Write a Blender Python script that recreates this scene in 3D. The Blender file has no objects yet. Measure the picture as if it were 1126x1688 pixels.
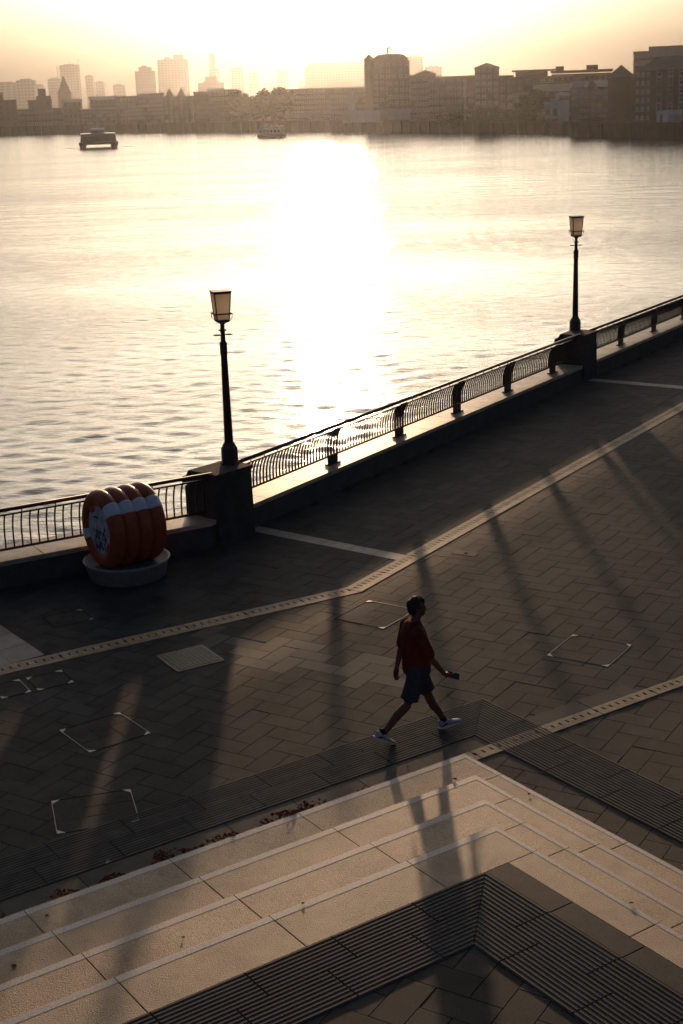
import bpy, bmesh, math, random
import numpy as np
from mathutils import Matrix, Vector
R = math.radians
S = bpy.context.scene
C = S.collection
random.seed(7)
rng = np.random.default_rng(11)

# ------------------------------------------------------------------ camera, sky, sun, exposure
CAM_H = 7.388
FPX = 2344.0                     # focal length in pixels of the 1126 x 1688 picture
_p, _r = R(16.0), R(-2.0)
_fw = Vector((0, math.cos(_p), -math.sin(_p)))
_u0 = Vector((0, math.sin(_p), math.cos(_p)))
_r0 = Vector((1, 0, 0))
_rt = _r0 * math.cos(_r) + _u0 * math.sin(_r)
_up = -_r0 * math.sin(_r) + _u0 * math.cos(_r)
cam = bpy.data.objects.new('camera', bpy.data.cameras.new('camera'))
C.objects.link(cam)
cam.matrix_world = Matrix.Translation((0, 0, CAM_H)) @ Matrix((_rt, _up, -_fw)).transposed().to_4x4()
cam.data.sensor_fit = 'VERTICAL'
cam.data.sensor_height = 36
cam.data.lens = FPX / 1688 * 36
cam.data.clip_end = 12000
S.camera = cam

SUN_EL, SUN_AZ = R(4.2), R(0.0)
world = bpy.data.worlds.new('World')
S.world = world
world.use_nodes = True
_nt = world.node_tree
_sky = _nt.nodes.new('ShaderNodeTexSky')
_sky.sky_type = 'NISHITA'
_sky.sun_disc = False
_sky.sun_elevation = SUN_EL
_sky.sun_rotation = SUN_AZ
_sky.air_density = 0.36
_sky.dust_density = 9.7
_sky.ozone_density = 1.1
_nt.nodes['Background'].inputs[1].default_value = 0.11
_nt.links.new(_sky.outputs[0], _nt.nodes['Background'].inputs[0])
sun = bpy.data.objects.new('sun', bpy.data.lights.new('sun', 'SUN'))
C.objects.link(sun)
sun.data.energy = 2.15
sun.data.angle = R(1.1)
sun.data.color = (1.0, 0.64, 0.38)
sun.rotation_euler = Vector((math.sin(SUN_AZ) * math.cos(SUN_EL), math.cos(SUN_AZ) * math.cos(SUN_EL), math.sin(SUN_EL))).to_track_quat('Z', 'Y').to_euler()
S.view_settings.view_transform = 'Standard'
S.view_settings.look = 'None'
S.view_settings.exposure = 0.55
S.view_settings.gamma = 1.0
S.cycles.use_denoising = True
S.cycles.max_bounces = 6
S.cycles.volume_bounces = 1

HAZE_DENSITY, HAZE_ANISO = 0.000042, 0.84

# ------------------------------------------------------------------ measuring the photograph
def ray(px, py):
    return (_fw + _rt * ((px - 563) / FPX) - _up * ((py - 844) / FPX)).normalized()
def ground(px, py, z=0.0):
    d = ray(px, py)
    return Vector((0, 0, CAM_H)) + d * ((z - CAM_H) / d.z)
def z_at(px, py, P):             # height at which the pixel's ray passes over the ground point P
    d = ray(px, py)
    return CAM_H + d.z * math.hypot(P.x, P.y) / math.hypot(d.x, d.y)
def pix(P):
    d = Vector(P) - Vector((0, 0, CAM_H))
    z = d.dot(_fw)
    if z <= 0.1: return (-9999, -9999)
    return (563 + FPX * d.dot(_rt) / z, 844 - FPX * d.dot(_up) / z)

# ------------------------------------------------------------------ helpers
class MB:
    def __init__(s): s.v = []; s.f = []
    def add(s, vs, fs):
        n = len(s.v); s.v += [tuple(v) for v in vs]; s.f += [tuple(i + n for i in f) for f in fs]; return s
    def box(s, c, d, rz=0.0):
        x, y, z = d[0] / 2, d[1] / 2, d[2] / 2; cs, sn = math.cos(rz), math.sin(rz)
        vs = []
        for sx in (-x, x):
            for sy in (-y, y):
                for sz in (-z, z): vs.append((c[0] + sx * cs - sy * sn, c[1] + sx * sn + sy * cs, c[2] + sz))
        return s.add(vs, [(0, 1, 3, 2), (4, 6, 7, 5), (0, 4, 5, 1), (2, 3, 7, 6), (0, 2, 6, 4), (1, 5, 7, 3)])
    def bar(s, a, b, w, h, up=(0, 0, 1)):      # rectangular bar from a to b
        a, b = Vector(a), Vector(b); d = (b - a).normalized(); up = Vector(up)
        if abs(d.dot(up)) > .98: up = Vector((1, 0, 0))
        x = d.cross(up).normalized(); y = x.cross(d)
        vs = [p + x * sx * w / 2 + y * sy * h / 2 for p in (a, b) for sx, sy in ((-1, -1), (1, -1), (1, 1), (-1, 1))]
        return s.add(vs, [(3, 2, 1, 0), (4, 5, 6, 7)] + [(i, (i + 1) % 4, 4 + (i + 1) % 4, 4 + i) for i in range(4)])
    def prism(s, poly, z0, z1, ch=0.0):        # poly counter-clockwise; optional chamfer on top
        n = len(poly)
        vs = [(x, y, z0) for x, y in poly]
        fs = [tuple(range(n - 1, -1, -1))]
        if ch:
            cx = sum(p[0] for p in poly) / n; cy = sum(p[1] for p in poly) / n
            vs += [(x, y, z1 - ch) for x, y in poly]
            for x, y in poly:
                l = math.hypot(x - cx, y - cy); k = max(0, 1 - 1.4 * ch / l)
                vs.append((cx + (x - cx) * k, cy + (y - cy) * k, z1))
            rings = 2
        else:
            vs += [(x, y, z1) for x, y in poly]; rings = 1
        for r in range(rings):
            fs += [(r * n + i, r * n + (i + 1) % n, (r + 1) * n + (i + 1) % n, (r + 1) * n + i) for i in range(n)]
        fs.append(tuple(range(rings * n, rings * n + n)))
        return s.add(vs, fs)
    def loft(s, rings, cap=True):
        n = len(rings[0]); vs = [p for r in rings for p in r]; fs = []
        for k in range(len(rings) - 1):
            fs += [(k * n + i, k * n + (i + 1) % n, (k + 1) * n + (i + 1) % n, (k + 1) * n + i) for i in range(n)]
        if cap: fs += [tuple(range(n - 1, -1, -1)), tuple((len(rings) - 1) * n + i for i in range(n))]
        return s.add(vs, fs)
    def tube(s, pts, rad, n=8, closed=False, flat=1.0):
        pts = [Vector(p) for p in pts]; rings = []
        m = len(pts)
        for i, p in enumerate(pts):
            r = rad[i] if isinstance(rad, (list, tuple)) else rad
            if closed: d = pts[(i + 1) % m] - pts[i - 1]
            else: d = pts[min(i + 1, m - 1)] - pts[max(i - 1, 0)]
            d.normalize()
            up = Vector((0, 0, 1)) if abs(d.z) < .9 else Vector((0, 1, 0))
            x = d.cross(up).normalized(); y = x.cross(d)
            rings.append([p + (x * math.cos(2 * math.pi * k / n) + y * math.sin(2 * math.pi * k / n) * flat) * r for k in range(n)])
        if closed: rings.append(rings[0]); return s.loft(rings, False)
        return s.loft(rings)
    def lathe(s, prof, n=16, c=(0, 0, 0), rot=0.0):   # prof: (radius, z)
        rings = [[(c[0] + r * math.cos(2 * math.pi * k / n + rot), c[1] + r * math.sin(2 * math.pi * k / n + rot), c[2] + z) for k in range(n)] for r, z in prof]
        return s.loft(rings)
    def ell(s, c, r, M=None, nu=14, nv=9):
        rings = []
        for j in range(nv + 1):
            t = math.pi * (j + .02) / (nv + .04) - math.pi / 2
            ring = []
            for k in range(nu):
                q = Vector((r[0] * math.cos(t) * math.cos(2 * math.pi * k / nu), r[1] * math.cos(t) * math.sin(2 * math.pi * k / nu), r[2] * math.sin(t)))
                if M: q = M @ q
                ring.append(Vector(c) + q)
            rings.append(ring)
        return s.loft(rings)
    def mesh(s, name, mat, smooth=False):
        me = bpy.data.meshes.new(name); me.from_pydata(s.v, [], s.f); me.materials.append(mat)
        if smooth: me.polygons.foreach_set('use_smooth', [True] * len(me.polygons))
        me.update(); return me
    def build(s, name, mat, parent=None, smooth=False, **k):
        return link(name, s.mesh(name, mat, smooth), parent, **k)

def link(name, me, parent=None, loc=None, rz=None):
    o = bpy.data.objects.new(name, me); C.objects.link(o)
    if parent: o.parent = parent
    if loc is not None: o.location = loc
    if rz is not None: o.rotation_euler = (0, 0, rz)
    return o
def tag(o, label, cat, group=None):
    o['label'] = label; o['category'] = cat
    if group: o['group'] = group
    return o
def thing(name, label, cat, loc=(0, 0, 0), rz=0.0, group=None):
    return tag(link(name, None, None, loc, rz), label, cat, group)
def structure(o): o['kind'] = 'structure'; return o
def stuff(o): o['kind'] = 'stuff'; return o
def copy_thing(root, loc, rz, label, group=None):
    c = root.copy(); C.objects.link(c); c.location = loc; c.rotation_euler = (0, 0, rz); c['label'] = label
    if group: c['group'] = group
    for ch in root.children:
        d = ch.copy(); C.objects.link(d); d.parent = c
        for g in ch.children:
            e = g.copy(); C.objects.link(e); e.parent = d
    return c

# ------------------------------------------------------------------ materials
def N(t, kind, **k):
    n = t.nodes.new(kind)
    for a, b in k.items():
        if a in n.inputs: n.inputs[a].default_value = b
        else: setattr(n, a, b)
    return n
def mat(name, col, rough=.6, spec=.5, metal=0.0, vary=0.0, noise=0.0, nscale=30.0, speck=0.0, sscale=250.0, bump=0.0, bscale=200.0, bdist=.004, ior=None, stain=0.0):
    m = bpy.data.materials.new(name); m.use_nodes = True; t = m.node_tree; b = t.nodes['Principled BSDF']
    b.inputs['Roughness'].default_value = rough; b.inputs['Metallic'].default_value = metal
    b.inputs['Specular IOR Level'].default_value = spec
    if ior: b.inputs['IOR'].default_value = ior
    b.inputs['Base Color'].default_value = (*col, 1)
    tc = N(t, 'ShaderNodeNewGeometry')
    val = None
    def mul(a, bnode):
        x = N(t, 'ShaderNodeMath', operation='MULTIPLY'); t.links.new(a, x.inputs[0]); t.links.new(bnode, x.inputs[1]); return x.outputs[0]
    def rangemap(sock, lo, hi, f0=0.0, f1=1.0):
        r = N(t, 'ShaderNodeMapRange'); r.inputs[1].default_value = f0; r.inputs[2].default_value = f1
        r.inputs[3].default_value = lo; r.inputs[4].default_value = hi; t.links.new(sock, r.inputs[0]); return r.outputs[0]
    if vary:
        oi = N(t, 'ShaderNodeObjectInfo')
        ad = N(t, 'ShaderNodeMath', operation='ADD'); t.links.new(oi.outputs['Random'], ad.inputs[0]); t.links.new(tc.outputs['Random Per Island'], ad.inputs[1])
        fr = N(t, 'ShaderNodeMath', operation='FRACT'); t.links.new(ad.outputs[0], fr.inputs[0])
        val = rangemap(fr.outputs[0], 1 - vary, 1 + vary)
    if noise:
        n = N(t, 'ShaderNodeTexNoise', Scale=nscale, Detail=5.0, Roughness=.6); t.links.new(tc.outputs['Position'], n.inputs['Vector'])
        q = rangemap(n.outputs[0], 1 - noise, 1 + noise, .3, .7); val = mul(val, q) if val else q
    if speck:
        n = N(t, 'ShaderNodeTexNoise', Scale=sscale, Detail=2.0); t.links.new(tc.outputs['Position'], n.inputs['Vector'])
        q = rangemap(n.outputs[0], 1 - speck, 1 + speck, .35, .65); val = mul(val, q) if val else q
    if stain:
        n = N(t, 'ShaderNodeTexNoise', Scale=1.4, Detail=9.0, Roughness=.68, Distortion=.6); t.links.new(tc.outputs['Position'], n.inputs['Vector'])
        q = rangemap(n.outputs[0], 1.0, 1.0 - stain, .50, .68); val = mul(val, q) if val else q
        n = N(t, 'ShaderNodeTexVoronoi', Scale=2.3); t.links.new(tc.outputs['Position'], n.inputs['Vector'])
        q = rangemap(n.outputs[0], 1.0 - stain, 1.0, .035, .06); val = mul(val, q)
    if val:
        mx = N(t, 'ShaderNodeVectorMath', operation='SCALE'); mx.inputs[0].default_value = col; t.links.new(val, mx.inputs['Scale']); t.links.new(mx.outputs[0], b.inputs['Base Color'])
    if bump:
        n = N(t, 'ShaderNodeTexNoise', Scale=bscale, Detail=4.0, Roughness=.65); t.links.new(tc.outputs['Position'], n.inputs['Vector'])
        bp = N(t, 'ShaderNodeBump', Strength=bump, Distance=bdist); t.links.new(n.outputs[0], bp.inputs['Height']); t.links.new(bp.outputs[0], b.inputs['Normal'])
    return m

M_PAVER = mat('dark_granite_paver', (.053, .052, .047), .74, .10, vary=.2, noise=.3, nscale=1.3, speck=.7, sscale=120, bump=.8, bscale=140, bdist=.006, stain=.45)
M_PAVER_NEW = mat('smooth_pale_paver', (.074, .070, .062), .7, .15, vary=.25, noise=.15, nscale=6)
M_MORTAR = mat('paving_joint', (.035, .033, .03), .9, .2)
M_SLAB = mat('dark_granite_slab', (.05, .048, .044), .7, .18, vary=.25, noise=.25, nscale=4, speck=.4, sscale=150, bump=.6, bscale=150, bdist=.004, stain=.45)
M_STEP = mat('tan_granite_step', (.48, .335, .195), .6, .4, vary=.10, noise=.28, nscale=1.7, speck=.35, sscale=110, bump=.9, bscale=75, bdist=.009, stain=.30)
M_NOSE = mat('pale_nosing', (.64, .56, .47), .58, .5, noise=.2, nscale=40, speck=.3, sscale=140, bump=.6, bscale=90, bdist=.006)
M_BAND = mat('pale_stone_band', (.32, .27, .21), .6, .35, vary=.12, noise=.18, nscale=5, speck=.25, sscale=140, bump=.4, bscale=140, bdist=.004, stain=.45)
M_DRAIN = mat('drain_stone', (.50, .34, .18), .65, .3, vary=.12, noise=.25, nscale=6, speck=.25, sscale=140, bump=.4, bscale=140, bdist=.004, stain=.45)
M_CORD = mat('corduroy_stone', (.075, .066, .054), .68, .2, vary=.22, noise=.25, nscale=5, speck=.25, sscale=200)
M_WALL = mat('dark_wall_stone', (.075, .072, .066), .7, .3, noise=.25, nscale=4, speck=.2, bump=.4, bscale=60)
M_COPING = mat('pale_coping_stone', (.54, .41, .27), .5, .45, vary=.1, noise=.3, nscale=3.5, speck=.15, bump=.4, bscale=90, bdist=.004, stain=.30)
M_PIER = mat('dark_pier_stone', (.058, .055, .05), .88, .15, noise=.25, nscale=5, speck=.2, bump=.4, bscale=60)
M_RAIL = mat('bronze_painted_rail', (.022, .019, .016), .42, .5, noise=.2, nscale=9)
M_LAMP = mat('bronze_lamp_metal', (.03, .025, .019), .5, .5, noise=.2, nscale=12)
M_STEEL = mat('worn_steel', (.26, .25, .23), .5, .5, metal=.5, noise=.3, nscale=20)
M_DARK = mat('dark_gap', (.008, .008, .008), .9, .1)
M_IRON = mat('cast_iron', (.10, .088, .072), .5, .5, metal=.3, noise=.3, nscale=25)
M_ORANGE = mat('orange_fibreglass', (.37, .060, .015), .5, .45, noise=.3, nscale=6, bump=.25, bscale=14, bdist=.02)
M_WHITE = mat('white_band_paint', (.66, .68, .70), .5, .5, noise=.1, nscale=12)
M_GREY = mat('grey_fibreglass', (.27, .25, .23), .5, .4, noise=.18, nscale=8)
M_PANEL = mat('blue_grey_panel', (.48, .51, .53), .5, .4, noise=.35, nscale=7)
M_BLUE = mat('slate_blue_patch', (.06, .08, .11), .6, .4, noise=.3, nscale=20)
M_SIGN = mat('dull_red_plate', (.16, .045, .03), .5, .4)

def glass_panel():
    m = bpy.data.materials.new('frosted_lamp_glass'); m.use_nodes = True; t = m.node_tree
    t.nodes.remove(t.nodes['Principled BSDF'])
    a = N(t, 'ShaderNodeBsdfTranslucent'); a.inputs[0].default_value = (.88, .80, .68, 1)
    d = N(t, 'ShaderNodeBsdfDiffuse'); d.inputs[0].default_value = (.6, .55, .48, 1)
    x = N(t, 'ShaderNodeMixShader'); x.inputs[0].default_value = .2
    t.links.new(a.outputs[0], x.inputs[1]); t.links.new(d.outputs[0], x.inputs[2]); t.links.new(x.outputs[0], t.nodes['Material Output'].inputs['Surface'])
    return m
M_GLASS = glass_panel()

def water():
    m = mat('river_water', (.15, .115, .085), .10, .5, ior=1.56); t = m.node_tree; b = t.nodes['Principled BSDF']
    g = N(t, 'ShaderNodeNewGeometry')
    mp = N(t, 'ShaderNodeMapping'); mp.inputs['Scale'].default_value = (.42, 1.0, 1.0); mp.inputs['Rotation'].default_value = (0, 0, R(12))
    t.links.new(g.outputs['Position'], mp.inputs['Vector'])
    n1 = N(t, 'ShaderNodeTexNoise', Scale=3.0, Detail=5.0, Roughness=.6); t.links.new(mp.outputs[0], n1.inputs['Vector'])
    n3 = N(t, 'ShaderNodeTexNoise', Scale=.30, Detail=4.0, Roughness=.62); t.links.new(mp.outputs[0], n3.inputs['Vector'])
    n2 = N(t, 'ShaderNodeTexNoise', Scale=.035, Detail=3.0); t.links.new(mp.outputs[0], n2.inputs['Vector'])
    r = N(t, 'ShaderNodeMapRange'); r.inputs[1].default_value = .36; r.inputs[2].default_value = .66; r.inputs[3].default_value = .25; r.inputs[4].default_value = .8
    t.links.new(n2.outputs[0], r.inputs[0])
    sx = N(t, 'ShaderNodeSeparateXYZ'); t.links.new(g.outputs['Position'], sx.inputs[0])
    bp = N(t, 'ShaderNodeBump', Distance=.10); t.links.new(r.outputs[0], bp.inputs['Strength']); t.links.new(n1.outputs[0], bp.inputs['Height'])
    far = N(t, 'ShaderNodeMapRange'); far.inputs[1].default_value = 40; far.inputs[2].default_value = 170; far.inputs[3].default_value = .03; far.inputs[4].default_value = .55
    t.links.new(sx.outputs[1], far.inputs[0])              # the open reach is choppier than the water under the wall
    b2 = N(t, 'ShaderNodeBump', Distance=.42); t.links.new(far.outputs[0], b2.inputs['Strength']); t.links.new(n3.outputs[0], b2.inputs['Height']); t.links.new(bp.outputs[0], b2.inputs['Normal'])
    bp = b2
    t.links.new(bp.outputs[0], b.inputs['Normal'])
    return m
M_WATER = water()

# ------------------------------------------------------------------ ground frames
ang_s = R(34.2)
SA = Vector((math.cos(ang_s), math.sin(ang_s))); SN = Vector((SA.y, -SA.x))      # along the stair front, and up the stair
def st(s, t): p = SA * s + SN * t; return (p.x, p.y)
BEND = Vector((-2.30, 23.87))
W1 = Vector((math.cos(R(30.3)), math.sin(R(30.3)))); W2 = Vector((math.cos(R(57.1)), math.sin(R(57.1))))
def riv(w): return Vector((-w.y, w.x))                                           # towards the river

# ------------------------------------------------------------------ plaza
def wall_edge(off):           # polyline of the wall, off metres towards the river
    a = BEND - W1 * 24 + riv(W1) * off; e = BEND + W2 * 75 + riv(W2) * off
    k = (riv(W1) + riv(W2)).normalized(); k = k / k.dot(riv(W1))
    return a, BEND + k * off, e
a0, a1, a2 = wall_edge(.1)
plaza = structure(MB().add([(a0.x, a0.y, -.03), (-40, -30, -.03), (60, -30, -.03), (70, 60, -.03), (a2.x, a2.y, -.03), (a1.x, a1.y, -.03)],
                           [(0, 1, 2, 3, 4, 5)]).build('plaza', M_MORTAR))

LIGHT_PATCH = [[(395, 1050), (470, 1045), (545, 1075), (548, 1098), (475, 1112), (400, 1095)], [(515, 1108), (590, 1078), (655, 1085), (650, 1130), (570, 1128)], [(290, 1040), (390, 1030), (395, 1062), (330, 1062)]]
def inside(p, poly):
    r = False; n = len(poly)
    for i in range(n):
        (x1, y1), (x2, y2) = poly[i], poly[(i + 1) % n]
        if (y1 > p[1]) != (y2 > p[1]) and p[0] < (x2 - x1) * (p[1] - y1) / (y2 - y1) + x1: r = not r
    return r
PL, PW = .58, .29
pa = R(58.3); PX = Vector((math.cos(pa), math.sin(pa))); PY = Vector((-PX.y, PX.x))
def paver_mesh(name, L, W, m):
    j = .0022
    me = MB().prism([(-L / 2 + j, -W / 2 + j), (L / 2 - j, -W / 2 + j), (L / 2 - j, W / 2 - j), (-L / 2 + j, W / 2 - j)], -.06, 0, .003).mesh(name, m)
    return me
PAVER = [paver_mesh('paver', PL, PW, M_PAVER), paver_mesh('paver', PL, PW, M_PAVER_NEW)]
def herringbone(keep):
    out = []
    for i in range(-130, 240):
        for j in range(-130, 240):
            k = (i - j) % 4
            if k == 0: c = ((i + 1) * PW, (j + .5) * PW); rot = 0
            elif k == 3: c = ((i + .5) * PW, (j + 1) * PW); rot = 1
            else: continue
            P = PX * c[0] + PY * c[1]
            if keep(P): out.append((P.x, P.y, pa + rot * math.pi / 2))
    return out
nA = lambda P: P.dot(SN)
nB = lambda P: P.dot(SA)
def river_side(P):
    return max((P - BEND).dot(riv(W1)) if (P - BEND).dot(W1) < .2 else -9, (P - BEND).dot(riv(W2)) if (P - BEND).dot(W2) > -.2 else -9)
def keep_plaza(P):
    if P.y < 6 or P.y > 70 or river_side(P) > .05: return False
    if nA(P) > -11.45 and nB(P) < 9.3: return False
    x, y = pix((P.x, P.y, 0)); return -800 < x < 1950 and y < 2300
def lay(pavers, parent, z, count, amp=.0010):
    pavers = sorted(pavers, key=lambda p: math.hypot(p[0], p[1]) if -20 < pix((p[0], p[1], z))[0] < 1146 and pix((p[0], p[1], z))[1] < 1700 else 1e3 + math.hypot(p[0], p[1]))
    rest = MB()
    for i, (x, y, rz) in enumerate(pavers):
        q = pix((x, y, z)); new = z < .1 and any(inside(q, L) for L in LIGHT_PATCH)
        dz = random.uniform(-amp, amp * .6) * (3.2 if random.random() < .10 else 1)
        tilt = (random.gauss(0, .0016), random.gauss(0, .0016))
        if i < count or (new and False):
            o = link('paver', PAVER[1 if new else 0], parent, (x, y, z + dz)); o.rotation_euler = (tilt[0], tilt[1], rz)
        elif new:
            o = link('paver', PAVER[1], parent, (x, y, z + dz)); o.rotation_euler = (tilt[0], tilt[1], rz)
        else:
            Mx = Matrix.Translation((x, y, z + dz)) @ Matrix.Rotation(rz, 4, 'Z') @ Matrix.Rotation(tilt[0], 4, 'X') @ Matrix.Rotation(tilt[1], 4, 'Y')
            me = PAVER[0]
            rest.add([Mx @ v.co for v in me.vertices], [tuple(p.vertices) for p in me.polygons])
    if rest.v: stuff(rest.build('paver_field', M_PAVER, parent))
lay(herringbone(keep_plaza), plaza, 0.0, 270)

# pale bands of stone across the paving, dark slabs at the stair foot
def slab_row(parent, name, m, P0, d, n, width, step, z0, z1, count, gap=.006, first=0.0):
    d = Vector(d).normalized(); nn = Vector((-d.y, d.x)) * width
    for i in range(count):
        b = P0 + d * (first + step * i + gap / 2); e = P0 + d * (first + step * (i + 1) - gap / 2)
        MB().prism([(b.x, b.y), (e.x, e.y), (e.x + nn.x, e.y + nn.y), (b.x + nn.x, b.y + nn.y)], z0, z1, .003).build(name, m, parent)
def v2(p): return Vector((p[0], p[1]))
g = lambda x, y: v2(ground(x, y))
d = g(655, 920) - g(410, 871)
slab_row(plaza, 'band_slab', M_BAND, g(408, 874), d, 0, .30, .56, -.05, .0042, 6)
d = g(1126, 638) - g(972, 625)
slab_row(plaza, 'band_slab', M_BAND, g(965, 627.5), d, 0, .36, .62, -.05, .0042, 7)
d = g(75, 1080) - g(0, 1030)
p0 = g(0, 1030) - d.normalized() * 1.3
nn = Vector((d.y, -d.x)).normalized()
slab_row(plaza, 'band_slab', M_BAND, p0 + nn * .5, d, 0, .5, .58, -.05, .0042, 5)
slab_row(plaza, 'band_slab', M_BAND, p0 + nn * 1.0, d, 0, .5, .58, -.05, .0042, 5)
slab_row(plaza, 'band_slab', M_SLAB, v2(st(9.51, -12.15)), SN, 0, -.60, .86, -.05, .0030, 12)
slab_row(plaza, 'band_slab', M_SLAB, v2(st(-2, -12.165)), SA, 0, -.285, .86, -.05, .0032, 17)

# slotted drains
def drain(P0, d, length, width, z1, step=.98, flip=1):
    root = structure(link('drainage_channel', None)); d = d.normalized(); nn = Vector((-d.y, d.x)) * flip
    n = int(length / step)
    bed = MB(); e = P0 + d * length
    q = [P0, P0 + nn * width, e + nn * width, e]
    if flip > 0: q = [q[0], q[3], q[2], q[1]]
    bed.prism([(v.x, v.y) for v in q], -.06, z1 - .035).build('channel_bed', M_DARK, root)
    meb = None
    for i in range(n):
        if meb is None:
            b = MB(); g0 = .005; L = step
            def bx(x0, x1, y0, y1): b.prism([(x0, y0), (x1, y0), (x1, y1), (x0, y1)], -.09, 0, .002)
            bx(g0, L - g0, 0, width * .40); bx(g0, L - g0, width * .72, width)
            ns = 8; pitch = (L - 2 * g0) / ns
            for k in range(ns): bx(g0 + k * pitch + .014, g0 + (k + 1) * pitch - .014, width * .40, width * .72)
            meb = b.mesh('channel_block', M_DRAIN)
            if flip < 0: meb.transform(Matrix.Scale(-1, 4, (0, 1, 0))); meb.flip_normals()
        P = P0 + d * (step * i)
        o = link('channel_block', meb, root, (P.x, P.y, z1 + random.uniform(-.001, .001)), math.atan2(d.y, d.x))
    return root
DB = (g(578, 966) + g(590, 978)) / 2                     # bend of the upper drain
off = .16
drain(DB - W1 * 7.80 - riv(W1) * off, W1, 7.86, .32, .0055)
drain(DB - W2 * .05 - riv(W2) * off, W2, 30, .32, .0062)
drain(v2(st(-1, -11.652)), SA, 24, .225, .0075)

# ------------------------------------------------------------------ corduroy tactile paving
def corduroy(name, t0, t1, s0, s1, z, s_from, t_to, mitre=True):
    """L-shaped band: A leg runs along s between t0..t1 up to the mitre, B leg runs along t between s1..s0 (s0 outer)."""
    root = structure(link(name, None)); wd = t1 - t0; nr = int(round(wd / .05)); pt = wd / nr
    def slab(poly, ribs):
        b = MB(); b.prism(poly, z - .05, z + .002)
        for q0, q1, w in ribs:
            q0, q1 = Vector(q0), Vector(q1); dd = (q1 - q0).normalized(); n2 = Vector((-dd.y, dd.x))
            vs = [q0 - n2 * w, q1 - n2 * w, q1 + n2 * w, q0 + n2 * w, q0 - n2 * w * .55, q1 - n2 * w * .55, q1 + n2 * w * .55, q0 + n2 * w * .55]
            b.add([(v.x, v.y, z + .002) for v in vs[:4]] + [(v.x, v.y, z + .0085) for v in vs[4:]], [(4, 5, 6, 7), (0, 1, 5, 4), (1, 2, 6, 5), (2, 3, 7, 6), (3, 0, 4, 7)])
        b.build('tactile_slab', M_CORD, root)
    L = .86; half = nr // 2
    n = int((s0 - s_from) / L) + 1
    for i in range(n):
        for h in (0, 1):
            sh = .3 if h else 0.0
            e0 = s0 - i * L - (sh if i else 0); b0 = s0 - (i + 1) * L - sh if i < n - 1 else s_from - .35
            ks = range(half) if h == 0 else range(half, nr)
            da, db = pt * ks[0], pt * (ks[-1] + 1)
            ea = min(e0, s0 - da); eb = min(e0, s0 - db)
            poly = [st(b0 + .004, t0 + da + .002), st(ea - .004, t0 + da + .002), st(eb - .004, t0 + db - .002), st(b0 + .004, t0 + db - .002)][::-1]
            slab(poly, [(st(b0 + .008, t0 + pt * (k + .5)), st(min(e0, s0 - pt * (k + .5)) - .008, t0 + pt * (k + .5)), pt * .30) for k in ks])
    n = int((t_to - t0) / L) + 1
    for i in range(n):
        for h in (0, 1):
            sh = .3 if h else 0.0
            b0 = t0 + i * L + (sh if i else 0); e = t0 + (i + 1) * L + sh
            ks = range(half) if h == 0 else range(half, nr)
            da, db = pt * ks[0], pt * (ks[-1] + 1)
            poly = [st(s0 - da - .002, max(b0, t0 + da) + .004), st(s0 - db + .002, max(b0, t0 + db) + .004), st(s0 - db + .002, e - .004), st(s0 - da - .002, e - .004)][::-1]
            slab(poly, [(st(s0 - pt * (k + .5), max(b0, t0 + pt * (k + .5)) + .008), st(s0 - pt * (k + .5), e - .008), pt * .30) for k in ks])
    return root
corduroy('tactile_paving', -12.97, -12.17, 10.90, 10.10, .003, -2.5, -4.5)
corduroy('tactile_paving', -8.90, -8.05, 7.50, 6.65, .6035, -2.5, -2.0)

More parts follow.
